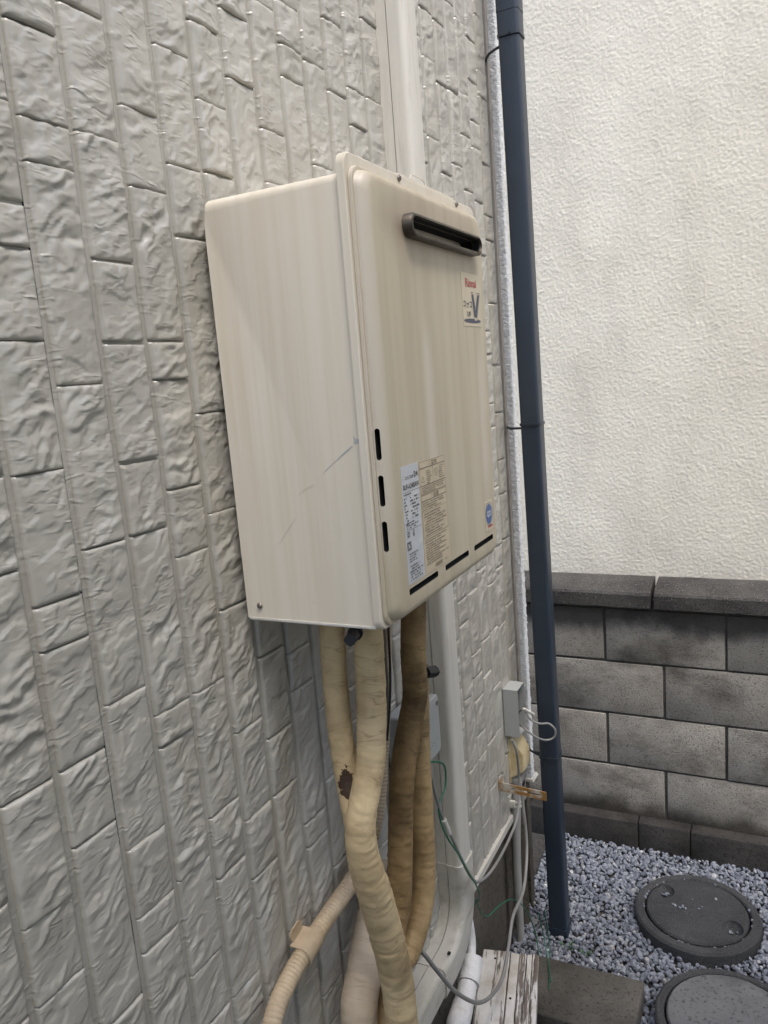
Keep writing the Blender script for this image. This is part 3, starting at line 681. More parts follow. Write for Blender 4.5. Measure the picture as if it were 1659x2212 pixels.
# ================================================================== WATER HEATER
HX, HY, HZ = .020, 0.0, 1.430
HT = root('water_heater', (HX, .235, HZ), 'stained beige gas water heater box mounted on the siding wall', 'water heater')
FX, CX = .2445, .2655     # flange front, cover front
def heater():
    bm = bmesh.new()
    lo, hi = (HX, .008, 1.430), (FX - .011, .460, 2.016)
    L, _ = ring(bm, [[(x, a, b) for a, b in rrect(lo[1], hi[1], lo[2] - .03, hi[2], .012, 5)] for x in (lo[0], hi[0])])
    bm.faces.new(L[0][::-1]); bm.faces.new(L[1])
    bmesh.ops.bisect_plane(bm, geom=bm.verts[:] + bm.edges[:] + bm.faces[:], plane_co=(0, 0, 1.430), plane_no=(0, 0, -1), clear_outer=True)
    bmesh.ops.contextual_create(bm, geom=[e for e in bm.edges if e.is_boundary])
    bmesh.ops.bevel(bm, geom=[e for e in bm.edges if abs(e.verts[0].co.x - lo[0]) < 1e-5 and abs(e.verts[1].co.x - lo[0]) < 1e-5 and e.verts[0].co.z > 1.5 and e.verts[1].co.z > 1.5], offset=.006, segments=3, profile=.5, affect='EDGES')
    bm_link('body_shell', bm, M['heat_side'], HT, 40)
    # folded lip along the lower edge of the side panel
    box('bottom_lip', (HX + .003, .0065, 1.4275), (FX - .012, .012, 1.4315), M['duct'], HT, .0008)
    # flange plate
    bm = bmesh.new(); fl = [(.0, .468, 1.427, 2.037, .016)]
    y0, y1, z0, z1, r = fl[0]
    L, _ = ring(bm, [[(FX - .011, a, b) for a, b in rrect(y0, y1, z0, z1, r, 7)], [(FX - .0015, a, b) for a, b in rrect(y0, y1, z0, z1, r, 7)], [(FX, a, b) for a, b in rrect(y0 + .0015, y1 - .0015, z0 + .0015, z1 - .0015, r, 7)]])
    bm.faces.new(L[0][::-1]); bm.faces.new(L[-1]); bm_link('mounting_flange', bm, M['heat_side'], HT, 30)
    # front cover with fillet
    bm = bmesh.new(); y0, y1, z0, z1 = .0065, .449, 1.4305, 2.022; loops = []
    loops.append([(FX + .0005, a, b) for a, b in rrect(y0, y1, z0, z1, .020, 8)])
    loops.append([(FX + .0045, a, b) for a, b in rrect(y0, y1, z0, z1, .020, 8)])
    loops.append([(FX + .0055, a, b) for a, b in rrect(y0 + .001, y1 - .001, z0 + .001, z1 - .001, .020, 8)])
    loops.append([(FX + .0055, a, b) for a, b in rrect(y0 + .0045, y1 - .0045, z0 + .0045, z1 - .0045, .020, 8)])
    rf = .0135; i0 = .0045
    for k in range(7):
        t = rad(90 * k / 6); off = i0 + rf * (1 - math.cos(t)); loops.append([(CX - rf + rf * math.sin(t), a, b) for a, b in rrect(y0 + off, y1 - off, z0 + off, z1 - off, .024 if k < 6 else .0225, 8)])
    L, _ = ring(bm, loops); bm.faces.new(L[0][::-1]); bm.faces.new(L[-1])
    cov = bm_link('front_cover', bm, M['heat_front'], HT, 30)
    cb = bmesh.new()
    def stad(y0, y1, z0, z1): return rrect(y0, y1, z0, z1, (z1 - z0) * .499, 6)
    for a, b in ((.050, .154), (.184, .287), (.314, .412)): prism_x(cb, rrect(a, b, 1.4645, 1.4735, .003, 4), CX - .12 + .09, CX + .01)
    prism_x(cb, stad(.1180, .392, 1.9520, 1.9705), CX - .035 + .012, CX + .01)
    for zc in (1.678, 1.617, 1.556):
        o2 = rrect(.2515, .2585, zc - .0205, zc + .0205, .0034, 6)
        L, _ = ring(cb, [[(a + .002, -.01, b) for a, b in o2], [(a - .004, .05, b) for a, b in o2]]); cb.faces.new(L[0]); cb.faces.new(L[1][::-1])
    cut(cov, cb, M['black'])
    cov.data.polygons.foreach_set('use_smooth', [True] * len(cov.data.polygons)); cov.data.set_sharp_from_angle(angle=rad(30))
    # flue outlet: raised steel rim round a dark slot
    bm = bmesh.new(); fx = .2805
    L, fs = ring(bm, [[(x, a, b) for a, b in stad(.1115 + i, .3985 - i, 1.9455 + i, 1.977 - i)] for x, i in ((CX - .001, 0), (fx - .003, 0), (fx - .0008, .0012), (fx, .0028), (fx, .0045), (fx - .004, .006), (CX - .022, .0062))])
    for f_ in fs[-len(L[0]):]: f_.material_index = 1
    bm_link('flue_rim', bm, [M['flue'], M['black']], HT, 40)
    for y in (.140, .372): box('rim_dimple', (fx - .0004, y - .0012, 1.9478), (fx + .0003, y + .0012, 1.9498), M['black'], HT, 0)
    # screws
    def screw(P, n, r):
        bm = bmesh.new(); n = Vector(n); q = n.to_track_quat('Z', 'Y').to_matrix().to_4x4(); q.translation = Vector(P)
        bmesh.ops.create_uvsphere(bm, u_segments=16, v_segments=8, radius=r)
        for v in bm.verts: v.co.z *= .55
        for a in (0, 1):
            rr = bmesh.ops.create_cube(bm, size=1)['verts']
            for v in rr: v.co = Vector((v.co.x * (r * 1.1 if a else r * .18), v.co.y * (r * .18 if a else r * 1.1), v.co.z * .0016 + r * .55))
        for v in bm.verts: v.co = q @ v.co
        bm_link('screw', bm, M['screw'], HT, 40)
    screw((.043, .0075, 1.4495), (0, -1, 0), .0048); screw((FX + .0005, .159, 2.0315), (1, 0, 0), .0048); screw((FX + .0005, .381, 2.0310), (1, 0, 0), .0048)
    screw((FX - .005, .445, 1.4265), (0, 0, -1), .004)
    # folded tabs on the top of the flange
    tube('top_clip', [(FX - .006, .215, 2.036), (FX - .006, .218, 2.0475), (FX - .006, .262, 2.0475), (FX - .006, .268, 2.036)], .0010, M['heat_side'], HT, 8, .004)
    box('top_bracket', (FX - .010, .163, 2.0365), (FX - .002, .377, 2.0405), M['heat_side'], HT, .001)
    # wall bracket behind the box
    box('wall_bracket', (.003, .10, 1.99), (HX + .001, .37, 2.03), M['grey_box'], HT, .001); box('wall_bracket', (.003, .10, 1.425), (HX + .001, .37, 1.46), M['grey_box'], HT, .001)
    # scuffs on the side panel
    def scuff(pl, mt='scuff'):
        P = [ray(a * 1659 / 1920, b * 1659 / 1920, 1, .0076) for a, b in pl]; pyd('scuff_mark', P, [tuple(range(len(P)))], M[mt], HT)
    def c5(*p): return [(560 + a / 2.304, 1000 + b / 2.304) for a, b in p]
    scuff(c5((741, 202), (756, 222), (772, 226), (791, 238), (776, 248), (757, 256), (744, 250), (748, 232)))
    scuff(c5((736, 262), (742, 268), (700, 305), (640, 357), (582, 412), (578, 411), (660, 333), (705, 288)))
    scuff(c5((410, 686), (411, 688), (365, 754), (318, 830), (316, 829), (362, 751)), 'scuff2')
    scuff(c5((518, 488), (519, 491), (470, 512), (432, 545), (430, 543), (468, 509)), 'scuff2')
    # ---- stickers
    xl = CX + .0006; xp = CX + .0010; xq = CX + .0013
    def label(name, y0, y1, z0, z1, mat): return box(name, (CX - .0005, y0, z0), (xl, y1, z1), mat, HT, 0)
    B = label('brand_sticker', .326, .411, 1.8335, 1.9175, M['lab_cream'])
    U = lambda u: .326 + .085 * u; Vv = lambda v: 1.9175 - .084 * v
    p = Print(); p.text('Rinnai', U(.20), U(.80), Vv(.255), Vv(.095)); 
    # slab serifs of the wordmark
    for u in (.215, .36): p.rect(U(u - .02), U(u + .035), Vv(.262), Vv(.25))
    p.build('red_wordmark', xp, M['ink_red'], B)
    p = Print()
    p.poly([(U(.51), Vv(.385)), (U(.60), Vv(.385)), (U(.695), Vv(.70)), (U(.835), Vv(.385)), (U(.945), Vv(.385)), (U(.75), Vv(.825)), (U(.60), Vv(.825))])
    for pl in ([(.485, .375), (.485, .345), (.60, .345), (.71, .64), (.70, .66), (.592, .357), (.497, .357), (.497, .375)], [(.80, .375), (.81, .345), (.985, .345), (.975, .375), (.775, .85), (.762, .85), (.965, .357), (.818, .357)]):
        p.poly([(U(a), Vv(b)) for a, b in pl])
    p.ell(U(.50), Vv(.895), .0405, .0036)
    p.text('ユッコ', U(.03), U(.50), Vv(.655), Vv(.53)); p.text('UF', U(.22), U(.42), Vv(.82), Vv(.72))
    p.build('navy_emblem', xp, M['ink_navy'], B)
    p = Print(); p.rect(U(.60), U(.755), Vv(.885), Vv(.855)); p.build('emblem_gap', xq, M['lab_cream'], B)
    S = label('rating_sticker', .0500, .1065, 1.4795, 1.6425, M['lab_silver'])
    U2 = lambda u: .0500 + .0565 * u; V2 = lambda v: 1.6425 - .163 * v
    p = Print(); p.text('24', U2(.70), U2(.95), V2(.115), V2(.065)); p.text('ユッコUF', U2(.18), U2(.68), V2(.118), V2(.09)); p.text('RUF-A2400AW', U2(.06), U2(.98), V2(.20), V2(.155))
    p.rect(U2(.03), U2(1), V2(.222), V2(.219)); p.rect(U2(.03), U2(.97), V2(.545), V2(.542))
    p.rows(U2(.05), U2(.7), V2(.25), V2(.228), 1, .9, 3); p.rows(U2(.05), U2(.25), V2(.50), V2(.26), 9, .8, 5); p.rows(U2(.40), U2(.95), V2(.46), V2(.26), 7, .6, 6); p.rows(U2(.1), U2(.8), V2(.535), V2(.47), 3, .7, 8)
    p.frame(U2(.10), U2(.24), V2(.60), V2(.555), .0008); p.rows(U2(.12), U2(.23), V2(.595), V2(.56), 2, 1, 2); p.annulus(U2(.47), V2(.57), .0025, .003, .0008); p.rect(U2(.44), U2(.5), V2(.61), V2(.585))
    p.frame(U2(.05), U2(.27), V2(.71), V2(.64), .0013); p.annulus(U2(.16), V2(.675), .0042, .0042, .001)
    p.rows(U2(.12), U2(.8), V2(.82), V2(.735), 4, .75, 9); p.rows(U2(.1), U2(.9), V2(.98), V2(.84), 6, .7, 11); p.build('rating_print', xp, M['ink_black'], S)
    W = label('warning_sticker', .1085, .2065, 1.4785, 1.6410, M['lab_tan'])
    U3 = lambda u: .1085 + .098 * u; V3 = lambda v: 1.6410 - .1625 * v
    p = Print(); t = .0007
    p.frame(U3(.02), U3(.98), V3(.06), V3(.0), t); p.frame(U3(.02), U3(.98), V3(.215), V3(.06), t); p.rect(U3(.5), U3(.507), V3(.215), V3(.06)); p.frame(U3(.02), U3(.98), V3(.29), V3(.215), t)
    p.frame(U3(.02), U3(.98), V3(.35), V3(.295), t); p.frame(U3(.02), U3(.98), V3(.68), V3(.35), t); p.rect(U3(.02), U3(.98), V3(.448), V3(.445))
    def tri(cy, cz, s):
        for k in range(3):
            a0, a1 = (rad(90 + 120 * k), rad(210 + 120 * k)); q = .78
            p.poly([(cy + s * math.cos(a0), cz + s * math.sin(a0)), (cy + s * math.cos(a1), cz + s * math.sin(a1)), (cy + q * s * math.cos(a1), cz + q * s * math.sin(a1)), (cy + q * s * math.cos(a0), cz + q * s * math.sin(a0))])
    tri(U3(.40), V3(.034), .0032); p.text('警告', U3(.46), U3(.68), V3(.052), V3(.012)); tri(U3(.40), V3(.325), .0032); p.text('注意', U3(.46), U3(.68), V3(.343), V3(.303))
    tri(U3(.12), V3(.165), .0065); p.annulus(U3(.62), V3(.13), .0060, .0060, .0007); p.poly([(U3(.575), V3(.108)), (U3(.585), V3(.106)), (U3(.665), V3(.152)), (U3(.655), V3(.154))])
    p.rows(U3(.25), U3(.48), V3(.21), V3(.085), 7, .9, 21); p.rows(U3(.74), U3(.96), V3(.2), V3(.075), 7, .85, 22); p.rows(U3(.06), U3(.95), V3(.283), V3(.225), 4, .9, 23)
    p.rows(U3(.05), U3(.95), V3(.44), V3(.36), 4, .9, 24); p.rows(U3(.08), U3(.95), V3(.67), V3(.455), 9, .9, 25); p.rows(U3(.04), U3(.98), V3(.73), V3(.69), 2, .95, 26); p.rows(U3(.06), U3(.96), V3(.93), V3(.735), 9, .9, 27)
    for k in range(14): p.rect(U3(.38 + k * .02), U3(.388 + k * .02), V3(.985), V3(.945))
    p.rows(U3(.75), U3(.97), V3(.97), V3(.95), 1, .9, 28); p.build('warning_print', xp, M['ink_grey'], W)
    G = label('badge_sticker', .376, .414, 1.4840, 1.5355, M['lab_cream'])
    p = Print(); p.ell(.395, 1.5125, .0155, .0175, 32); p.build('blue_disc', xp, M['ink_blue'], G)
    p = Print(); p.text('Q21', .3835, .4065, 1.507, 1.5185); p.build('badge_number', xq, M['ink_white'], G)
    p = Print(); p.annulus(.395, 1.5125, .0185, .0205, .0009, 20); p.v = p.v; p.build('badge_arc', xp, M['ink_blue'], G)
    p = Print(); p.ell(.399, 1.4905, .013, .0022, 20); p.build('red_dash', xp, M['ink_red'], G)
heater()

# ================================================================== TAPED PIPES UNDER THE HEATER
def wrap(seed, amp=.040, pitch=.027):
    def fn(s, th, L):
        ph = (s / pitch + th / (2 * math.pi) + .18 * float(perlin(s * 9, seed * 1.7, seed))) % 1.0
        return 1 + amp * (ph - .5) * .55 + .030 * float(perlin(s * 34, math.cos(th) * .9 + seed, seed)) + .022 * float(perlin(s * 80 + math.sin(th) * 1.2, math.cos(th) * 1.4, seed + 5)) + .062 * max(0., 1 - 3.4 * abs(float(perlin(s * 46 + 1.3 * math.sin(th + s * 11), 1.5 * math.cos(th + seed), seed + 8)))) ** 2 * min(1., max(0., .35 + 2.2 * float(perlin(s * 9, seed + math.cos(th) * .6, seed + 2))))
    return fn
def pipe(name, pts, r, mat, label, seed, seg=40, step=.0030, par=None):
    o = tube(name, pts, r, mat, None, seg, step, wrap(seed)); finish(o, label, 'pipe', 'taped pipes under the heater'); return o
p1 = wpts([(716, 1290, .095), (716, 1350, .095), (722, 1450, .095), (733, 1560, .097), (748, 1665, .105), (762, 1735, .118), (774, 1800, .128)])
p2 = wpts([(795, 1310, .15), (796, 1380, .15), (800, 1450, .15), (803, 1560, .15), (800, 1650, .148), (789, 1715, .146), (778, 1790, .142), (790, 1870, .142), (815, 1950, .142), (840, 2040, .142), (858, 2120, .142), (868, 2212, .142)])
p2 += [(.142, p2[-1][1] + .006, .40), (.140, p2[-1][1] + .01, -.01)]
pipe('taped_pipe', p1, .0200, M['tape_torn'], 'leftmost cream taped pipe with a torn brown patch', 3)
pipe('taped_pipe', p2, lambda t: .0232 + .0050 * min(1, max(0, (t - .22) / .12)), M['tape_a'], 'thick cream taped pipe in front running down to the ground', 5, 36)
p3 = wpts([(893, 1300, .14), (893, 1350, .14), (893, 1430, .14), (896, 1500, .135), (885, 1570, .125), (871, 1650, .118), (866, 1740, .112), (864, 1850, .108), (862, 1950, .104), (850, 2050, .10)])
p3 += [(.10, p3[-1][1] - .005, .45), (.10, p3[-1][1] - .005, -.01)]
pipe('taped_pipe', p3, .0225, M['tape_dark'], 'brown stained taped pipe with wrinkled top and black valve', 8)
p4 = wpts([(898, 1440, .115), (902, 1540, .108), (905, 1640, .105), (910, 1740, .105), (915, 1850, .105), (914, 1930, .105), (903, 1995, .105), (880, 2060, .10), (850, 2120, .09)])
p4 += [(.085, p4[-1][1] - .07, .50), (.085, p4[-1][1] - .075, -.01)]
pipe('taped_pipe', p4, .0225, M['tape_c'], 'rightmost tan taped pipe bending left behind the others', 12)
p5 = wpts([(815, 1930, .05), (803, 2010, .055), (787, 2100, .06), (776, 2212, .065)])
p5 = [(p5[0][0] - .004, p5[0][1] + .01, p5[0][2] + .05)] + p5 + [(.07, p5[-1][1] - .02, .40), (.07, p5[-1][1] - .02, -.01)]
pipe('taped_pipe', p5, .0325, M['tape_pale'], 'wide pale beige wrapped pipe at the bottom behind the thick one', 17, 34)
# black drain caps
def valve(name, a, b, label, big):
    t = root(name, a, label, 'valve'); a = Vector(a); b = Vector(b); d = (b - a)
    tube('stem', [a - d * .8, a, a + d * .45], .0065, M['rubber'], t, 14, .004)
    tube('cap', [a + d * .35, a + d * .5, b], lambda q: .0105 if big else .009, M['rubber'], t, 8, .003, lambda s, th, L: 1 + .06 * math.cos(4 * th))
    tube('collar', [a - d * .05, a + d * .12], .0115, M['rubber'], t, 14, .003)
va = ray(768, 1366, 0, .168); valve('drain_valve', tuple(va), tuple(ray(756, 1383, 0, .181)), 'black rubber drain cap hanging under the heater between two pipes', False)
vb = ray(908, 1455, 0, .142); valve('drain_valve', tuple(vb), tuple(ray(940, 1450, 0, .150)), 'black drain valve sticking out of the brown pipe', True)
# flat dark cable down the side of the second pipe
cb_ = wpts([(828, 1340, .15), (832, 1420, .15), (836, 1500, .14), (832, 1580, .13), (826, 1640, .12), (812, 1700, .11), (800, 1760, .10)])
o = tube('cable', cb_, 1, M['brown_cable'], None, profile=[(.0022 * math.cos(a * .628) * 1.0, .0055 * math.sin(a * .628)) for a in range(10)], step=.008); finish(o, 'flat dark brown cable running down beside the front taped pipe', 'cable')
o = tube('cable', wpts([(838, 1340, .14), (843, 1450, .13), (842, 1520, .125), (836, 1600, .12)]), .0022, M['rubber'], None, 8, .01); finish(o, 'thin black cable under the heater behind the flat brown cable', 'cable')
tp = ray(815, 1478, 0, .15)
# corrugated conduit and its saddle clamp
pc = wpts([(828, 1330, .075), (828, 1450, .06), (826, 1560, .05), (822, 1640, .05), (815, 1740, .05), (792, 1838, .045), (760, 1903, .038), (714, 1970, .033), (665, 2045, .031), (622, 2120, .033), (588, 2212, .040)])
pc += [(.05, pc[-1][1] - .055, pc[-1][2] - .085), (.06, pc[-1][1] - .10, pc[-1][2] - .25), (.06, pc[-1][1] - .11, -.01)]
def corr(s, th, L): return 1 + .055 * (abs(math.sin(math.pi * s / .0068)) ** .7 * 2 - 1) + .01 * float(perlin(s * 20, th, 3))
o = tube('corrugated_conduit', pc, .0148, M['conduit'], None, 22, .00115, corr); finish(o, 'beige corrugated plastic conduit running down left in front of the siding', 'conduit')
# clamp
cl0 = Vector(ray(665, 2045, 0, .031)); cdv = (Vector(ray(622, 2120, 0, .033)) - Vector(ray(714, 1970, 0, .033))).normalized()
t = root('pipe_clamp', tuple(cl0), 'beige plastic saddle clamp holding the corrugated conduit to the siding', 'clamp')
wv = Vector((1, 0, 0)).cross(cdv).normalized(); nx = cdv.cross(wv).normalized()
if nx.x < 0: nx = -nx
def clamp():
    pr = []
    for k in range(13): a = rad(-12 + 204 * k / 12); pr.append((math.cos(a) * .0185, math.sin(a) * .0185))
    pr = [(.0185, -.018)] + pr + [(-.0185, -.018)]
    inn = [(p * .88, q * .88 if q > 0 else q) for p, q in pr]
    prof = pr + inn[::-1]; bm = bmesh.new()
    L, _ = ring(bm, [[tuple(cl0 + wv * p + nx * q + cdv * s_) for p, q in prof] for s_ in (-.021, .021)]); bm.faces.new(L[0]); bm.faces.new(L[1][::-1]); bm_link('strap', bm, M['conduit'], t, 35)
    for sg in (-1, 1):
        bm = bmesh.new(); out = rrect(-.016, .016, 0, .022, .008, 5)
        L, _ = ring(bm, [[tuple(cl0 + wv * sg * (.0175 + q) + cdv * p + nx * (-.0185 + h)) for p, q in out] for h in (0, .0028)]); bm.faces.new(L[0]); bm.faces.new(L[1][::-1]); bm_link('foot', bm, M['conduit'], t, 35)
clamp()
tb = ray(829, 1478, 0, .151)
bm = bmesh.new(); bm_box(bm, (tb.x - .006, tb.y - .014, tb.z - .011), (tb.x - .0035, tb.y + .016, tb.z + .011), .0008); o = bm_link('tape_strip', bm, M['tape_pale'], None, 35); finish(o, 'strip of beige tape tying the flat cable to the pipe', 'tape')

# ================================================================== SLIM DUCT COVER
DT = root('duct_cover', (.03, .67, .42), 'pale plastic pipe duct cover running down the siding and bending at the bottom', 'duct')
def duct_prof(w, d):   # a: out from wall (x), b: across
    r = .014; out = [(0, -w / 2), (.0262, -w / 2), (.0266, -w / 2 + .003), (.0282, -w / 2 + .003), (.0286, -w / 2 - .0015)]
    for k in range(6): a = rad(90 * k / 5); out.append((d - r + r * math.sin(a), -w / 2 - .001 + r - r * math.cos(a)))
    out += [(a, -b) for a, b in out[::-1]]; return out
dp = duct_prof(.070, .065); YD = .671; ZD = .425
tube('vertical_cover', [(0.002, YD, 5.0), (0.002, YD, 2.0), (.002, YD, .605)], 1, M['duct'], DT, profile=[(a, -b) for a, b in dp], upv=(1, 0, 0), step=.5, smooth=35)
el = [(.002, YD, .622), (.002, YD, .56)] + [(.002, YD - .115 + .115 * math.cos(a), .54 - .115 * math.sin(a)) for a in [rad(15 * k) for k in range(0, 7)]] + [(.002, YD - .155, .425), (.002, YD - .175, .425)]
dp2 = [(a * 1.05 + .0008, -b * 1.07) for a, b in dp]
tube('elbow', el, 1, M['duct_low'], DT, profile=dp2, upv=(1, 0, 0), step=.012, smooth=35)
tube('horizontal_cover', [(.002, YD - .160, .425), (.002, .2, .425), (.002, -.60, .425)], 1, M['duct_low'], DT, profile=[(a, -b) for a, b in dp], upv=(1, 0, 0), step=.4, smooth=35)
bm = bmesh.new(); bm_box(bm, (.0595, YD - .136, .468), (.0665, YD - .128, .4725), .001); bm_link('latch_hole', bm, M['black'], DT)

# ================================================================== JUNCTION BOX, OUTLET, OPEN BOX, BRACKET
JB = root('junction_box', (.03, .50, .96), 'light grey junction box behind the taped pipes beside the duct cover', 'junction box')
bm = bmesh.new(); L, _ = ring(bm, [[(x, a, b) for a, b in rrect(.428, .559, .962, 1.083, .006, 4)] for x in (.012, .058)]); bm.faces.new(L[0][::-1]); bm.faces.new(L[1]); bm_link('case', bm, M['grey_box'], JB, 35)
bm = bmesh.new(); loops = [[(x, a, b) for a, b in rrect(.424 + i, .562 - i, .957 + i, 1.087 - i, .010, 5)] for x, i in ((.057, 0), (.068, 0), (.0705, .0025))]; L, _ = ring(bm, loops); bm.faces.new(L[0][::-1]); bm.faces.new(L[-1]); bm_link('lid', bm, M['grey_box'], JB, 35)
for yy, zz in ((.552, 1.068), (.436, .968)):
    bm = bmesh.new(); bmesh.ops.create_cone(bm, segments=14, radius1=.0045, radius2=.0045, depth=.004, cap_ends=True)
    for v in bm.verts: v.co = Vector((.0712 + v.co.z * .5, yy + v.co.x, zz + v.co.y))
    bm_link('screw', bm, M['screw'], JB)
for k, (yy, zz, w_) in enumerate(((.505, .985, .006), (.513, .988, .005), (.519, .990, .007), (.527, .988, .003), (.545, .990, .006), (.531, .979, .003))): box('embossed_mark', (.0703, yy, zz), (.0713, yy + w_, zz + .0025), M['grey_box'], JB, 0)
tube('cable_entry', [(.045, .535, 1.083), (.045, .537, 1.097), (.04, .52, 1.10), (.03, .50, 1.095)], .0025, M['rubber'], JB, 8, .005)

OB = root('open_box', (.02, 1.21, .683), 'small grey metal box with open front on the siding near the corner', 'box')
bx0, bx1, by0, by1, bz0, bz1 = .006, .050, 1.178, 1.246, .687, .834
box('back_plate', (bx0, by0, bz0), (bx0 + .002, by1, bz1), M['grey_box'], OB, 0)
box('side_plate', (bx0 + .002, by0, bz0), (bx1, by0 + .002, bz1), M['grey_box'], OB, 0); box('side_plate', (bx0 + .002, by1 - .002, bz0), (bx1, by1, bz1), M['grey_box'], OB, 0)
box('top_plate', (bx0 + .002, by0 + .002, bz1 - .002), (bx1, by1 - .002, bz1 - .0002), M['grey_box'], OB, 0); box('bottom_plate', (bx0 + .002, by0 + .002, bz0 + .0002), (bx1, by1 - .002, bz0 + .002), M['grey_box'], OB, 0)
tube('screw', [(bx0 + .001, 1.215, .815), (.030, 1.215, .815)], .004, M['duct'], OB, 12, .01)
box('terminal', (bx0 + .002, 1.196, .72), (.028, 1.232, .79), M['black'], OB, .003)
cab = wpts([((1180 + a / 5.27) * 1659 / 1920, (1680 + b / 5.27) * 1659 / 1920, v) for a, b, v in [(560, 590, .028), (600, 545, .04), (665, 487, .058), (700, 500, .066), (730, 570, .075), (800, 645, .09), (900, 682, .11), (1010, 680, .128), (1095, 760, .145), (1080, 860, .14), (980, 897, .12), (850, 860, .1), (700, 750, .068), (590, 655, .03)]])
o = tube('cable', cab, .0031, M['grey_cable'], None, 10, .006); finish(o, 'grey cable looping out of the open box across the navy downspout', 'cable')
o = tube('cable', wpts([((1180 + a / 5.27) * 1659 / 1920, (1680 + b / 5.27) * 1659 / 1920, v) for a, b, v in [(665, 487, .064), (700, 488, .07), (750, 520, .08), (812, 560, .088)]]), lambda q: .0034 + .0012 * (q > .4), M['duct'], None, 10, .004); finish(o, 'short taped cable end sticking out beside the open box', 'cable')

OC = root('outlet_cover', (.02, 1.22, .53), 'yellowed cream weatherproof outlet cover under the open box', 'outlet')
bm = bmesh.new()
pr = [(.004, .668), (.020, .674), (.050, .622), (.050, .575), (.046, .568), (.004, .540)]
L, _ = ring(bm, [[(x, 1.196, z) for x, z in pr], [(x, 1.200, z) for x, z in [(.004, .672), (.022, .679), (.0535, .624), (.0535, .573), (.048, .565), (.004, .536)]], [(x, 1.258, z) for x, z in [(.004, .672), (.022, .679), (.0535, .624), (.0535, .573), (.048, .565), (.004, .536)]], [(x, 1.262, z) for x, z in pr]]); bm.faces.new(L[0]); bm.faces.new(L[-1][::-1])
bm_link('hood', bm, M['cream'], OC, 30)
box('side_rib', (.003, 1.1935, .528), (.012, 1.1975, .668), M['cream'], OC, .001)
box('socket_base', (.003, 1.200, .520), (.040, 1.256, .5405), M['grey_pvc'], OC, .002)
box('plug', (.020, 1.222, .505), (.040, 1.242, .5215), M['rubber'], OC, .003)

RB = root('rusty_bracket', (.01, 1.098, .565), 'rusty slotted metal bracket sticking out from the siding', 'bracket')
def bracket():
    bm = bmesh.new(); z0, z1 = .5555, .582; xs = [.006, .145]; s0, s1, a0, a1 = .040, .128, .0665 * 0 + .566, .572
    def q(x0, x1, za, zb): bm_box(bm, (x0, 1.0965, za), (x1, 1.0995, zb))
    q(.006, s0, z0, z1); q(s1, .145, z0, z1); q(s0, s1, z0, a0); q(s0, s1, a1, z1)
    for v in bm.verts: v.co.z -= (v.co.x - .006) * .055
    return bm_link('arm', bm, M['rust'], RB)
bracket(); box('wall_flange', (.006, 1.0995, .556), (.0095, 1.135, .585), M['rust'], RB, 0)

CP = root('conduit_pipe', (.028, 1.165, 0), 'grey plastic conduit pipe rising along the foundation to the outlet', 'conduit')
tube('pipe', [(.026, 1.215, .515), (.024, 1.205, .48), (.020, 1.185, .30), (.018, 1.18, -.02)], .0125, M['grey_pvc'], CP, 18, .02)
tube('socket', [(.0255, 1.212, .505), (.024, 1.206, .465)], .0150, M['grey_pvc'], CP, 18, .02)
for z in (.470, .457): tube('clip', [(.024, 1.205, z), (.024, 1.205, z - .006)], .0168, M['duct'], CP, 18, .004)
box('clip_foot', (-.0, 1.182, .452), (.022, 1.192, .474), M['duct'], CP, .001)
o = tube('grey_pipe', [(.012, 1.262, .44), (.010, 1.26, .2), (.010, 1.26, -.02)], .016, M['foundation'], None, 16, .04); finish(o, 'second dull grey pipe beside the conduit at the house corner', 'pipe')

# loose cables
c1 = wpts([(1106, 1598, .052), (1116, 1625, .060), (1121, 1690, .050), (1118, 1760, .056), (1100, 1812, .072), (1068, 1872, .094), (1040, 1902, .092), (1022, 1900, .090), (1000, 1862, .088), (975, 1806, .084), (952, 1755, .08), (935, 1690, .078), (928, 1640, .072)])
o = tube('cable', c1, .0036, M['grey_cable'], None, 10, .008); finish(o, 'grey cable sagging from the outlet cover across to the duct cover', 'cable')
c2 = wpts([(1124, 1690, .052), (1130, 1740, .058), (1138, 1830, .070), (1131, 1920, .088), (1108, 1980, .10), (1099, 2040, .11), (1086, 2110, .12), (1062, 2150, .13), (1030, 2166, .13), (985, 2143, .125), (945, 2098, .12), (915, 2060, .115), (890, 2040, .10)])
o = tube('cable', c2, .0045, M['grey_cable'], None, 12, .008); finish(o, 'thick grey cable drooping low over the white plank', 'cable')
g1 = wpts([(905, 1652, .07), (925, 1647, .075), (948, 1646, .078), (961, 1658, .08), (962, 1700, .08), (948, 1738, .079), (952, 1775, .080), (968, 1812, .086), (990, 1845, .092), (1012, 1885, .094), (1030, 1915, .09), (1036, 1938, .07), (1028, 1950, .05), (1022, 1962, .04)])
o = tube('green_wire', g1, .0021, M['green'], None, 8, .006); finish(o, 'green earth wire looping from the junction box down the duct cover', 'wire')
g2 = wpts([(1016, 1932, .05), (1030, 1948, .05), (1040, 1972, .05), (1055, 1978, .052), (1080, 1955, .055), (1105, 1943, .058), (1128, 1955, .062), (1148, 1990, .07), (1160, 2030, .08), (1167, 2090, .10)])
o = tube('green_wire', g2, .0018, M['green'], None, 8, .006); finish(o, 'thin green wire crossing the foundation towards the gravel', 'wire')
gw = random.Random(4)
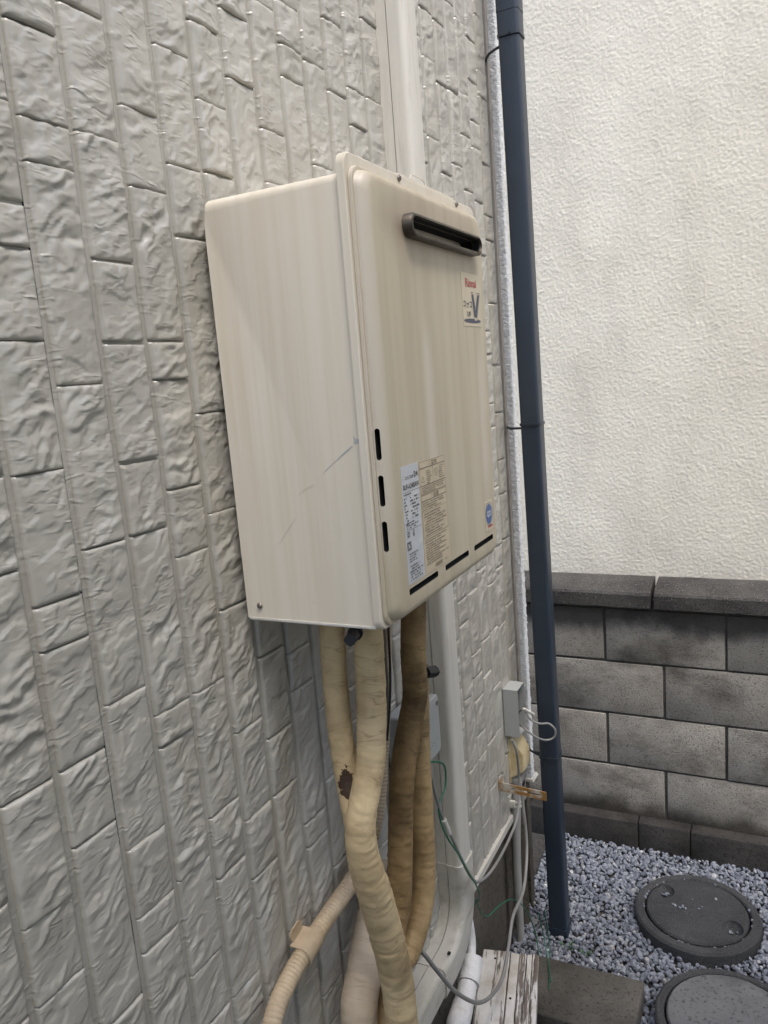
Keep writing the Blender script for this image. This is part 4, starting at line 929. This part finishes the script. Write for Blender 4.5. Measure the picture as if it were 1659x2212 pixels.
for i, (a, b, c, lab) in enumerate((((1164, 1972), (1178, 2040), (1190, 2120), 'green wire leaning beside the downspout foot, left one'), ((1176, 1965), (1187, 2050), (1186, 2138), 'green wire standing beside the downspout foot, right one'))):
    P0 = ray(a[0], a[1], 1, 1.13); P1 = ray(b[0], b[1], 1, 1.12); P2 = ray(c[0], c[1], 2, .072 if i == 0 else .070)
    o = tube('green_wire', [P0, P1, P2], .0016, M['green'], None, 7, .01); finish(o, lab, 'wire')
# tape band joining the cables
tt = Vector(c1[-5]); o = tube('cable_tie', wpts([(958, 1770, .0815), (970, 1800, .0845)]), .0062, M['duct'], None, 10, .006); finish(o, 'white tape band round the green wire and grey cable', 'tape')

# white insulated pipe by the foundation
WP = root('insulated_pipe', tuple(ray(1005, 2160, 0, .07)), 'white foam wrapped pipe with torn sleeve between duct and plank', 'pipe')
tube('pipe', wpts([(1012, 1985, .045), (1018, 2030, .05), (1018, 2075, .058)]), .011, M['white_tape'], WP, 16, .008)
def sl(seed):
    return lambda s, th, L: 1 + .06 * float(perlin(s * 30, math.cos(th) * 1.2 + seed, seed)) + .05 * float(perlin(s * 70, math.sin(th) * 1.7, seed + 3)) + (.10 * max(0, float(perlin(th * 2.2, seed, 4))) if s > L - .006 else 0)
tube('foam_sleeve', wpts([(1019, 2068, .056), (1017, 2090, .06), (1012, 2125, .066)]), .0270, M['white_tape'], WP, 30, .004, sl(2))
tube('copper_pipe', wpts([(1012, 2115, .065), (1008, 2140, .07)]), .014, M['copper'], WP, 16, .008)
lowp = wpts([(1010, 2128, .066), (1004, 2160, .072), (990, 2212, .08)]); lowp += [(.085, lowp[-1][1] - .04, lowp[-1][2] - .08), (.09, lowp[-1][1] - .06, -.01)]
tube('wrapped_pipe', lowp, lambda q: .0225 + .006 * min(1, q * 3), M['white_tape'], WP, 30, .006, sl(7))
bm = bmesh.new(); bm_box(bm, (-.018, .735, .28), (.006, .765, .405), .002); o = bm_link('grey_conduit', bm, M['grey_pvc'], None, 35); finish(o, 'short flat grey conduit on the foundation below the siding edge', 'conduit')
bm = bmesh.new(); bm_box(bm, (-.0195, .80, .25), (-.012, .825, .412), .001); o = bm_link('metal_strip', bm, M['duct'], None, 35); finish(o, 'pale metal strip hanging on the foundation next to the flat conduit', 'strip')

# ================================================================== WEATHERED PLANK ON A CONCRETE BLOCK
PL = root('weathered_plank', (.09, .77, .0), 'weathered plank with peeling white paint at the bottom of the passage', 'plank')
def plank():
    a0 = Vector((.010, .884, .2)); b0 = Vector((.157, .917, .2)); d = (Vector((.066, .638, .2)) - a0); d.normalize(); w = (b0 - a0).normalized(); Lp = .62
    def strip(name, u0, u1, th, zt, seed, mt='peel'):
        bm = bmesh.new(); n = 40; loops = []
        for i in range(n + 1):
            t = Lp * i / n; e0 = .0020 * float(perlin(t * 30, 1, seed)); e1 = .0022 * float(perlin(t * 34, 5, seed)); zz = .0012 * float(perlin(t * 18, 9, seed))
            endj = (.004 * float(perlin(u0 * 90, 3, seed)), .005 * float(perlin(u1 * 90, 8, seed))) if i == 0 else (0, 0)
            A = a0 + d * (t + endj[0]) + w * (u0 + e0); Bp = a0 + d * (t + endj[1]) + w * (u1 + e1)
            loops.append([(A.x, A.y, zt + zz - .0015), (A.x + w.x * .002, A.y + w.y * .002, zt + zz), (Bp.x - w.x * .002, Bp.y - w.y * .002, zt + zz), (Bp.x, Bp.y, zt + zz - .002), (Bp.x, Bp.y, zt - th), (A.x, A.y, zt - th)])
        L, _ = ring(bm, loops); bm.faces.new(L[0]); bm.faces.new(L[-1][::-1]); bm_link(name, bm, M[mt], PL, 30)
    strip('board', 0, .072, .04, .2000, 2); strip('board', .0750, .0975, .04, .1970, 5); strip('board', .1000, .1160, .04, .1995, 9, 'peel2'); strip('board', .1185, .1320, .04, .1960, 12, 'peel2'); strip('board', .1340, .1500, .04, .1990, 15, 'peel2')
    for u, t in ((.035, .030), (.062, .050), (.085, .16)):
        P = a0 + d * t + w * u
        bm = bmesh.new(); bmesh.ops.create_cone(bm, segments=10, radius1=.0028, radius2=.0028, depth=.002, cap_ends=True)
        for v in bm.verts: v.co = Vector((P.x, P.y, .2002)) + v.co
        bm_link('nail', bm, M['black'], PL)
    m = a0 + d * .13 + w * .075
    return m
pm = plank()
bm = bmesh.new(); bm_box(bm, (pm.x - .05, pm.y - .05, -.02), (pm.x + .05, pm.y + .05, .158), .004); o = bm_link('concrete_block', bm, M['kerb'], None, 35); finish(o, 'dark concrete block propping up the white plank', 'block')

# ================================================================== NAVY DOWNSPOUT
DS = root('downspout', (.122, 1.268, 0), 'dark navy square rainwater downspout standing at the house corner', 'downspout')
dx, dy, hw = .1215, 1.268, .0275
def sq(r, k=.008): return [(a, b) for a, b in rrect(-r, r, -r, r, k, 4)]
def vbar(name, r, z0, z1, mat, k=.008, flare=0):
    bm = bmesh.new(); Ls = [[(dx + a, dy + b, z0) for a, b in sq(r + flare, k)], [(dx + a, dy + b, z1) for a, b in sq(r, k)]]; L, _ = ring(bm, Ls); bm.faces.new(L[0][::-1]); bm.faces.new(L[1]); return bm_link(name, bm, mat, DS, 30)
def vbar2(name, r0, r1, z0, z1, mat):
    bm = bmesh.new(); L, _ = ring(bm, [[(dx + a, dy + b, z) for a, b in sq(r)] for r, z in ((r0, z0), (r1, z1))]); bm.faces.new(L[0][::-1]); bm.faces.new(L[1]); return bm_link(name, bm, mat, DS, 30)
vbar('pipe', hw, -.02, .60, M['navy']); vbar('pipe', hw, .602, 2.598, M['navy']); vbar('pipe', hw, 2.70, 5.0, M['navy'])
vbar('coupling', hw + .0022, 2.66, 2.72, M['navy'], .009); vbar('coupling', hw + .0016, 2.600, 2.659, M['navy'], .009); vbar('foot_sleeve', hw + .003, -.02, .028, M['navy'], .008)
for z in (2.604, 1.601, .600):
    vbar('band', hw + .0028, z - .0035, z + .0035, M['navy_clip'], .009)
    tube('bracket_arm', [(dx - hw, dy + .005, z - .012), (.05, 1.300, z - .014), (.022, 1.352, z - .014)], .0035, M['navy_clip'], DS, 10, .02)
    tube('bolt', [(dx + .004, dy - hw - .001, z + .002), (dx + .004, dy - hw - .007, z + .002)], .0038, M['navy_clip'], DS, 8, .003)
for ch in DS.children:      # the pipe leans a little off plumb
    ch.data.transform(Matrix(((1, 0, -.0098, 0), (0, 1, 0, 0), (0, 0, 1, 0), (0, 0, 0, 1))))
# a few weeds
for k, (a, b, lab) in enumerate(((1225, 2050, 'tiny green weed in the gravel behind the slab, left'), (1262, 2062, 'tiny green weed in the gravel behind the slab, right'))):
    P = ray(a, b, 2, .01); t = root('weed', tuple(P), lab, 'weed', 'weeds in the gravel'); R = random.Random(k)
    for j in range(9):
        an = R.uniform(0, 6.28); ln = R.uniform(.012, .026); q = P + Vector((R.uniform(-.012, .012), R.uniform(-.006, .006), 0)); e = q + Vector((math.cos(an) * ln, math.sin(an) * ln, R.uniform(.006, .018))); s_ = Vector((-math.sin(an), math.cos(an), 0)) * .0022; mdl = (q + e) / 2 + Vector((0, 0, .004))
        pyd('leaf', [q, mdl + s_, e, mdl - s_, mdl + Vector((0, 0, -.0008))], [(0, 1, 4), (1, 2, 4), (2, 3, 4), (3, 0, 4)], M['weed'], t)
